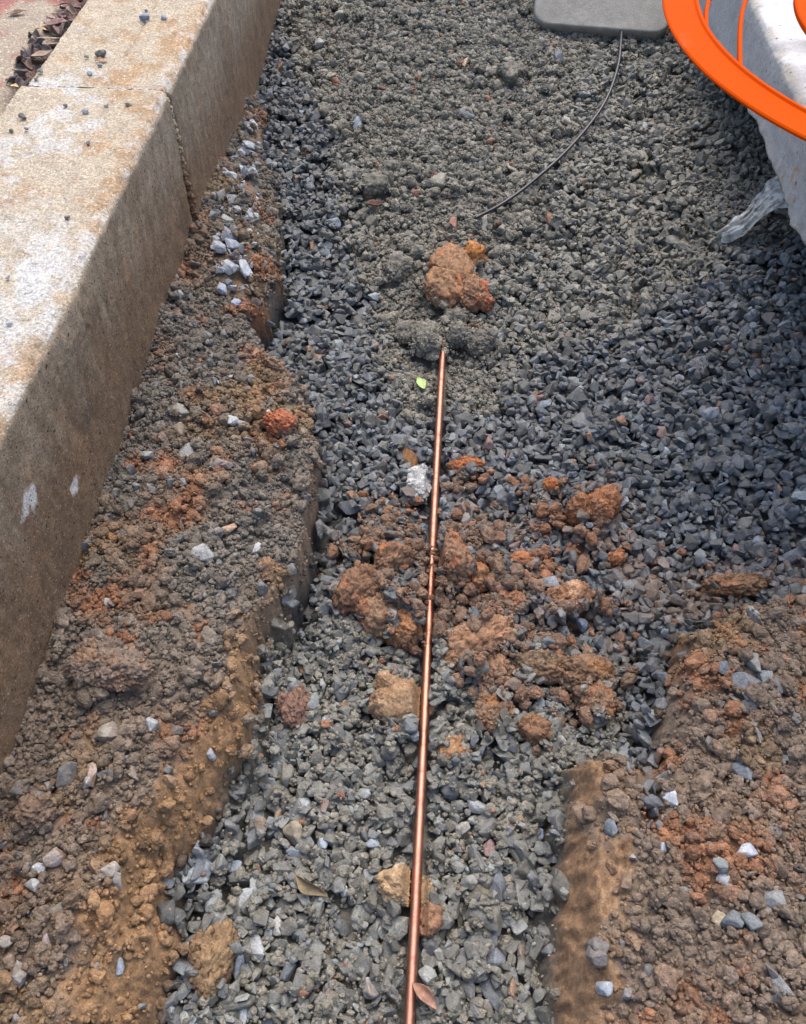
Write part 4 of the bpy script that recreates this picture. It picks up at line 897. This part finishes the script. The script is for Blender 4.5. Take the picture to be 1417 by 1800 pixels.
# ------------------------------------------------------------------ concrete slab on the right, undermined
SH = .50
def slab():
    y0 = -.1; ys = np.arange(1.22, 3.4, .004); prof = []
    for x in np.arange(1.6, .715, -.02): prof.append((x, SH, 0, 1, 1))
    for x in np.arange(.70, .672, -.004): prof.append((x, SH, 0, 1, 1))
    prof.append((.664, SH-.002, -.4, .8, 1)); prof.append((.659, SH-.008, -.8, .5, 2))
    for t in np.linspace(0, 1, 34)[1:]: prof.append((.656, -t, -1, 0, 2))            # z solved per row
    prof.append((.70, -1.0, 0, -1, 3)); prof.append((1.6, -1.0, 0, -1, 3))
    prof = np.array(prof); n, m_ = len(prof), len(ys)
    Y = np.tile(ys[:, None], (1, n)); X = np.tile(prof[:, 0], (m_, 1)); Z = np.tile(prof[:, 1], (m_, 1)); K = np.tile(prof[:, 4], (m_, 1)).ravel()
    front = P(1417, 420, .37)[1]
    bot = np.interp(ys, [1.22, 1.36, 1.45, 1.55, 1.72, 1.81, 2.14, 2.39, 3.4], [.372, .366, .350, .364, .362, .366, .315, .30, .28])+.008*fbm2(ys*22, ys*0, 3, 3)
    Z = np.where(Z < 0, (SH-.008)+(-Z)*(bot[:, None]-(SH-.008)), Z)
    # the arris wanders a little
    p = np.stack([X, Y, Z], -1).reshape(-1, 3)
    d = .0015*fbm3(p*14, 3, 41)+.0007*fbm3(p*120, 3, 42)
    ar = np.exp(-((p[:, 0]-.658)**2+(p[:, 2]-SH)**2)/.016**2); d = d-ar*(.002+.010*np.maximum(0, fbm3(p*26, 4, 43)+.1))
    low = ss(.03, .0, p[:, 2]-np.repeat(bot, n)); d = d+low*(.006*fbm3(p*30, 3, 44)+.002*wor3(p*100, 4))
    N_ = np.stack([np.tile(prof[:, 2], m_), 0*K, np.tile(prof[:, 3], m_)], 1); V = p+N_*d[:, None]
    jt = np.exp(-((p[:, 1]-float(P(1370, 12, SH)[1]))/.009)**2); V[:, 2] -= .0*jt
    f = (K >= 2); grey = np.array([.34, .345, .35]); wht = np.array([.58, .59, .60])
    c = mix(grey*(1+.14*fbm3(p*np.array([20, 6, 30]), 4, 45))[:, None], wht, ((K == 1)*1.0*ss(-.6, .1, fbm3(p*14, 4, 46)))[:, None])
    c = mix(c, np.array([.40, .37, .31]), (ar*ss(-.2, .3, fbm3(p*30, 3, 47)))[:, None])
    rust = ss(.42, .6, fbm3(p*55, 3, 48))*ss(1.8, 1.5, p[:, 1]); c = mix(c, np.array([.42, .22, .10]), (rust*f*.8)[:, None])
    c = mix(c, np.array([.36, .35, .31]), (low*f*.6)[:, None])
    i, j = np.meshgrid(np.arange(m_-1), np.arange(n-1), indexing='ij'); a0 = (i*n+j).ravel()
    Fq = np.stack([a0, a0+1, a0+n+1, a0+n], 1)
    e = list(range(n)); 
    o = raw_mesh('concrete_slab', V, Fq, M['slab'], c, True)
    bm = bmesh.new(); bm.from_mesh(o.data); bm.verts.ensure_lookup_table()
    bm.faces.new([bm.verts[k] for k in range(n)]); bm.faces.new([bm.verts[(m_-1)*n+k] for k in range(n)][::-1]); bm.to_mesh(o.data); bm.free()
    tag(o, 'thick pale grey concrete slab edge with a white top overhanging the gravel slope', 'concrete slab'); return o
slab()

# plastic film hanging out from under the slab
a = P(1400, 330, .33); b_ = P(1262, 428, 0); tip = at_h(1262, 428)+np.array([0, 0, .012])
root = P(1392, 330, .26)
U, Vv = np.meshgrid(np.linspace(0, 1, 70), np.linspace(-1, 1, 46), indexing='ij')
ax = tip-root; ax /= np.linalg.norm(ax); sd_ = np.cross(ax, [0, 0, 1]); sd_ /= np.linalg.norm(sd_)
wdt = mix(.060, .014, U**.8)*(1+.12*np.sin(U*9)+.22*fbm2(U*7, np.sign(Vv)*3, 4, 8))
fold = .022*fbm2(U*2.2+1, Vv*2.6+U*2, 3, 5)*(1-.4*U)+.006*np.sin(Vv*5+U*4+3*fbm2(U*3, Vv*2, 2, 7))+.0035*fbm2(U*10, Vv*9, 4, 6)
p = root+(tip-root)*U[..., None]+sd_*(Vv*wdt+.008*np.sin(U*7)*U)[..., None]+np.array([0, 0, 1])*(fold+.012*np.sin(U*3.1))[..., None]
hh_ = bil(H, p[..., 0], p[..., 1]); p[..., 2] = np.maximum(p[..., 2], hh_*.5+.5*np.minimum(hh_, p[..., 2]+.02)+.002+.004*fbm2(U*8, Vv*5, 3, 9)) 
i, j = np.meshgrid(np.arange(69), np.arange(45), indexing='ij'); a0 = (i*46+j).ravel()
o = raw_mesh('plastic_film', p.reshape(-1, 3), np.stack([a0, a0+46, a0+47, a0+1], 1), M['film'], None, True)
tag(o, 'crumpled dirty clear plastic film trailing from under the slab', 'plastic film')

# ------------------------------------------------------------------ orange cable reel standing on the slab
RZ = .75; cx, cy = .835, 1.345; reel = empty('cable_reel', (cx, cy, SH)); tag(reel, 'bright orange plastic cable reel standing on the slab with slots in its rim', 'cable reel')
def ring_plate(name, r0, r1, z0, z1, lip=True, seg=240):
    bm = bmesh.new(); prof = [(r0, z0), (r1, z0), (r1+.002, z0+.002), (r1+.002, z1-.002), (r1, z1)]
    if lip: prof += [(r0+.006, z1), (r0+.004, z1+.003), (r0, z1+.003)]
    else: prof += [(r0, z1)]
    rings = []
    for k in range(seg):
        a = 2*math.pi*k/seg; rings.append([bm.verts.new((r*math.cos(a), r*math.sin(a), z)) for r, z in prof])
    for k in range(seg):
        A1, B1 = rings[k], rings[(k+1) % seg]
        for q in range(len(prof)):
            q2 = (q+1) % len(prof); bm.faces.new((A1[q], B1[q], B1[q2], A1[q2]))
    bmesh.ops.recalc_face_normals(bm, faces=bm.faces)
    me = bpy.data.meshes.new(name); bm.to_mesh(me); bm.free(); me.materials.append(M['orange'])
    me.polygons.foreach_set('use_smooth', [True]*len(me.polygons)); me.set_sharp_from_angle(angle=math.radians(40))
    o = bpy.data.objects.new(name, me); sc.collection.objects.link(o); o.parent = reel; return o
zt = RZ-SH
ring_plate('rim', .479, .529, zt-.006, zt)
ring_plate('hub_ring', .10, .333, zt-.010, zt)
ring_plate('drum', .09, .105, 0, zt-.010, False)
def spoke(ang):
    """thin web from the rim to the hub, slanting the way the two in view do; ang turns it about the axle"""
    def tr(q): q = np.array(q)-[cx, cy]; return np.array([q[0]*math.cos(ang[0])-q[1]*math.sin(ang[0]), q[0]*math.sin(ang[0])+q[1]*math.cos(ang[0])])
    a, b_ = tr(ang[1]), tr(ang[2]); hub = b_*.325/np.linalg.norm(b_); hub = hub+.16*(b_-a)/np.linalg.norm(b_-a); hub = hub*.325/np.linalg.norm(hub)
    P0, P1, P2, P3 = a, a+(b_-a)*1.0, b_+(b_-a)*.3, hub
    t = np.linspace(0, 1, 50)[:, None]; ln = (1-t)**3*P0+3*(1-t)**2*t*P1+3*(1-t)*t*t*P2+t**3*P3
    tg = np.gradient(ln, axis=0); tg /= np.linalg.norm(tg, axis=1)[:, None]; sd2 = np.stack([-tg[:, 1], tg[:, 0]], 1)
    dist = np.r_[0, np.cumsum(np.linalg.norm(np.diff(ln, axis=0), axis=1))]; e = np.minimum(dist, dist[-1]-dist)
    hw = .003+.005*np.maximum(0, 1-e/.028)**2.0
    prof = [(-1, zt-.006), (1, zt-.006), (1, zt-.002), (.6, zt-.0003), (-.6, zt-.0003), (-1, zt-.002)]; V = []
    for k in range(50):
        for u_, z_ in prof: c = ln[k]+sd2[k]*hw[k]*u_; V.append((c[0], c[1], z_-.0004))
    m_ = len(prof); Fq = [(k*m_+q, k*m_+(q+1) % m_, (k+1)*m_+(q+1) % m_, (k+1)*m_+q) for k in range(49) for q in range(m_)]
    return raw_mesh('spoke', V, Fq, M['orange'], None, False, reel)
q1 = (P(1243, 56, RZ)[:2], P(1240, -20, RZ)[:2]); q2 = (P(1303, 130, RZ)[:2], P(1300, -10, RZ)[:2])
for k in range(6):
    for q in (q1, q2): spoke((math.radians(60*k), q[0], q[1]))

# ------------------------------------------------------------------ leaves in the trench
c = at_h(740, 680)+np.array([0, 0, .011])
leaf(740, 680, 0, .0, 0, 0, (0, 0, 0), '', c=c) if False else None
leaf(740, 680, 0, .040, .020, 115, (.33, .46, .14), 'small fresh light green leaf on the gravel left of the rod', name='green_leaf', cat='leaf', curl=.15, mat='green', c=c)
leaf(548, 1562, 0, .056, .017, -28, (.20, .155, .09), 'curled brown and yellow leaf on the lower gravel', curl=1.2, c=at_h(548, 1562)+np.array([0, 0, .006]), tilt=(.5, 0))
leaf(745, 1752, 0, .045, .016, -40, (.34, .19, .13), 'folded reddish brown leaf beside the lower end of the rod', curl=1.0, c=at_h(747, 1752)+np.array([0, 0, .004]))
leaf(659, 366, 0, .045, .026, 10, (.09, .045, .03), 'dark maroon leaf on the muddy slope', curl=.6, c=at_h(659, 366)+np.array([0, 0, .008]))

# ------------------------------------------------------------------ wide ground beyond the dig
def ring_sheet(name, xi0, xi1, yi0, yi1, z, R_=150):
    V = [(-R_, -R_, z), (R_, -R_, z), (R_, R_, z), (-R_, R_, z), (xi0, yi0, z), (xi1, yi0, z), (xi1, yi1, z), (xi0, yi1, z)]
    Fq = [(0, 1, 5, 4), (1, 2, 6, 5), (2, 3, 7, 6), (3, 0, 4, 7)]
    o = raw_mesh(name, V, Fq, M['soil'], np.tile([.2, .15, .1], (8, 1))); tag(o, kind='structure'); return o
ring_sheet('ground', -2.2, X1, -.6, Y1, .30)
print('done', time.time()-T0)
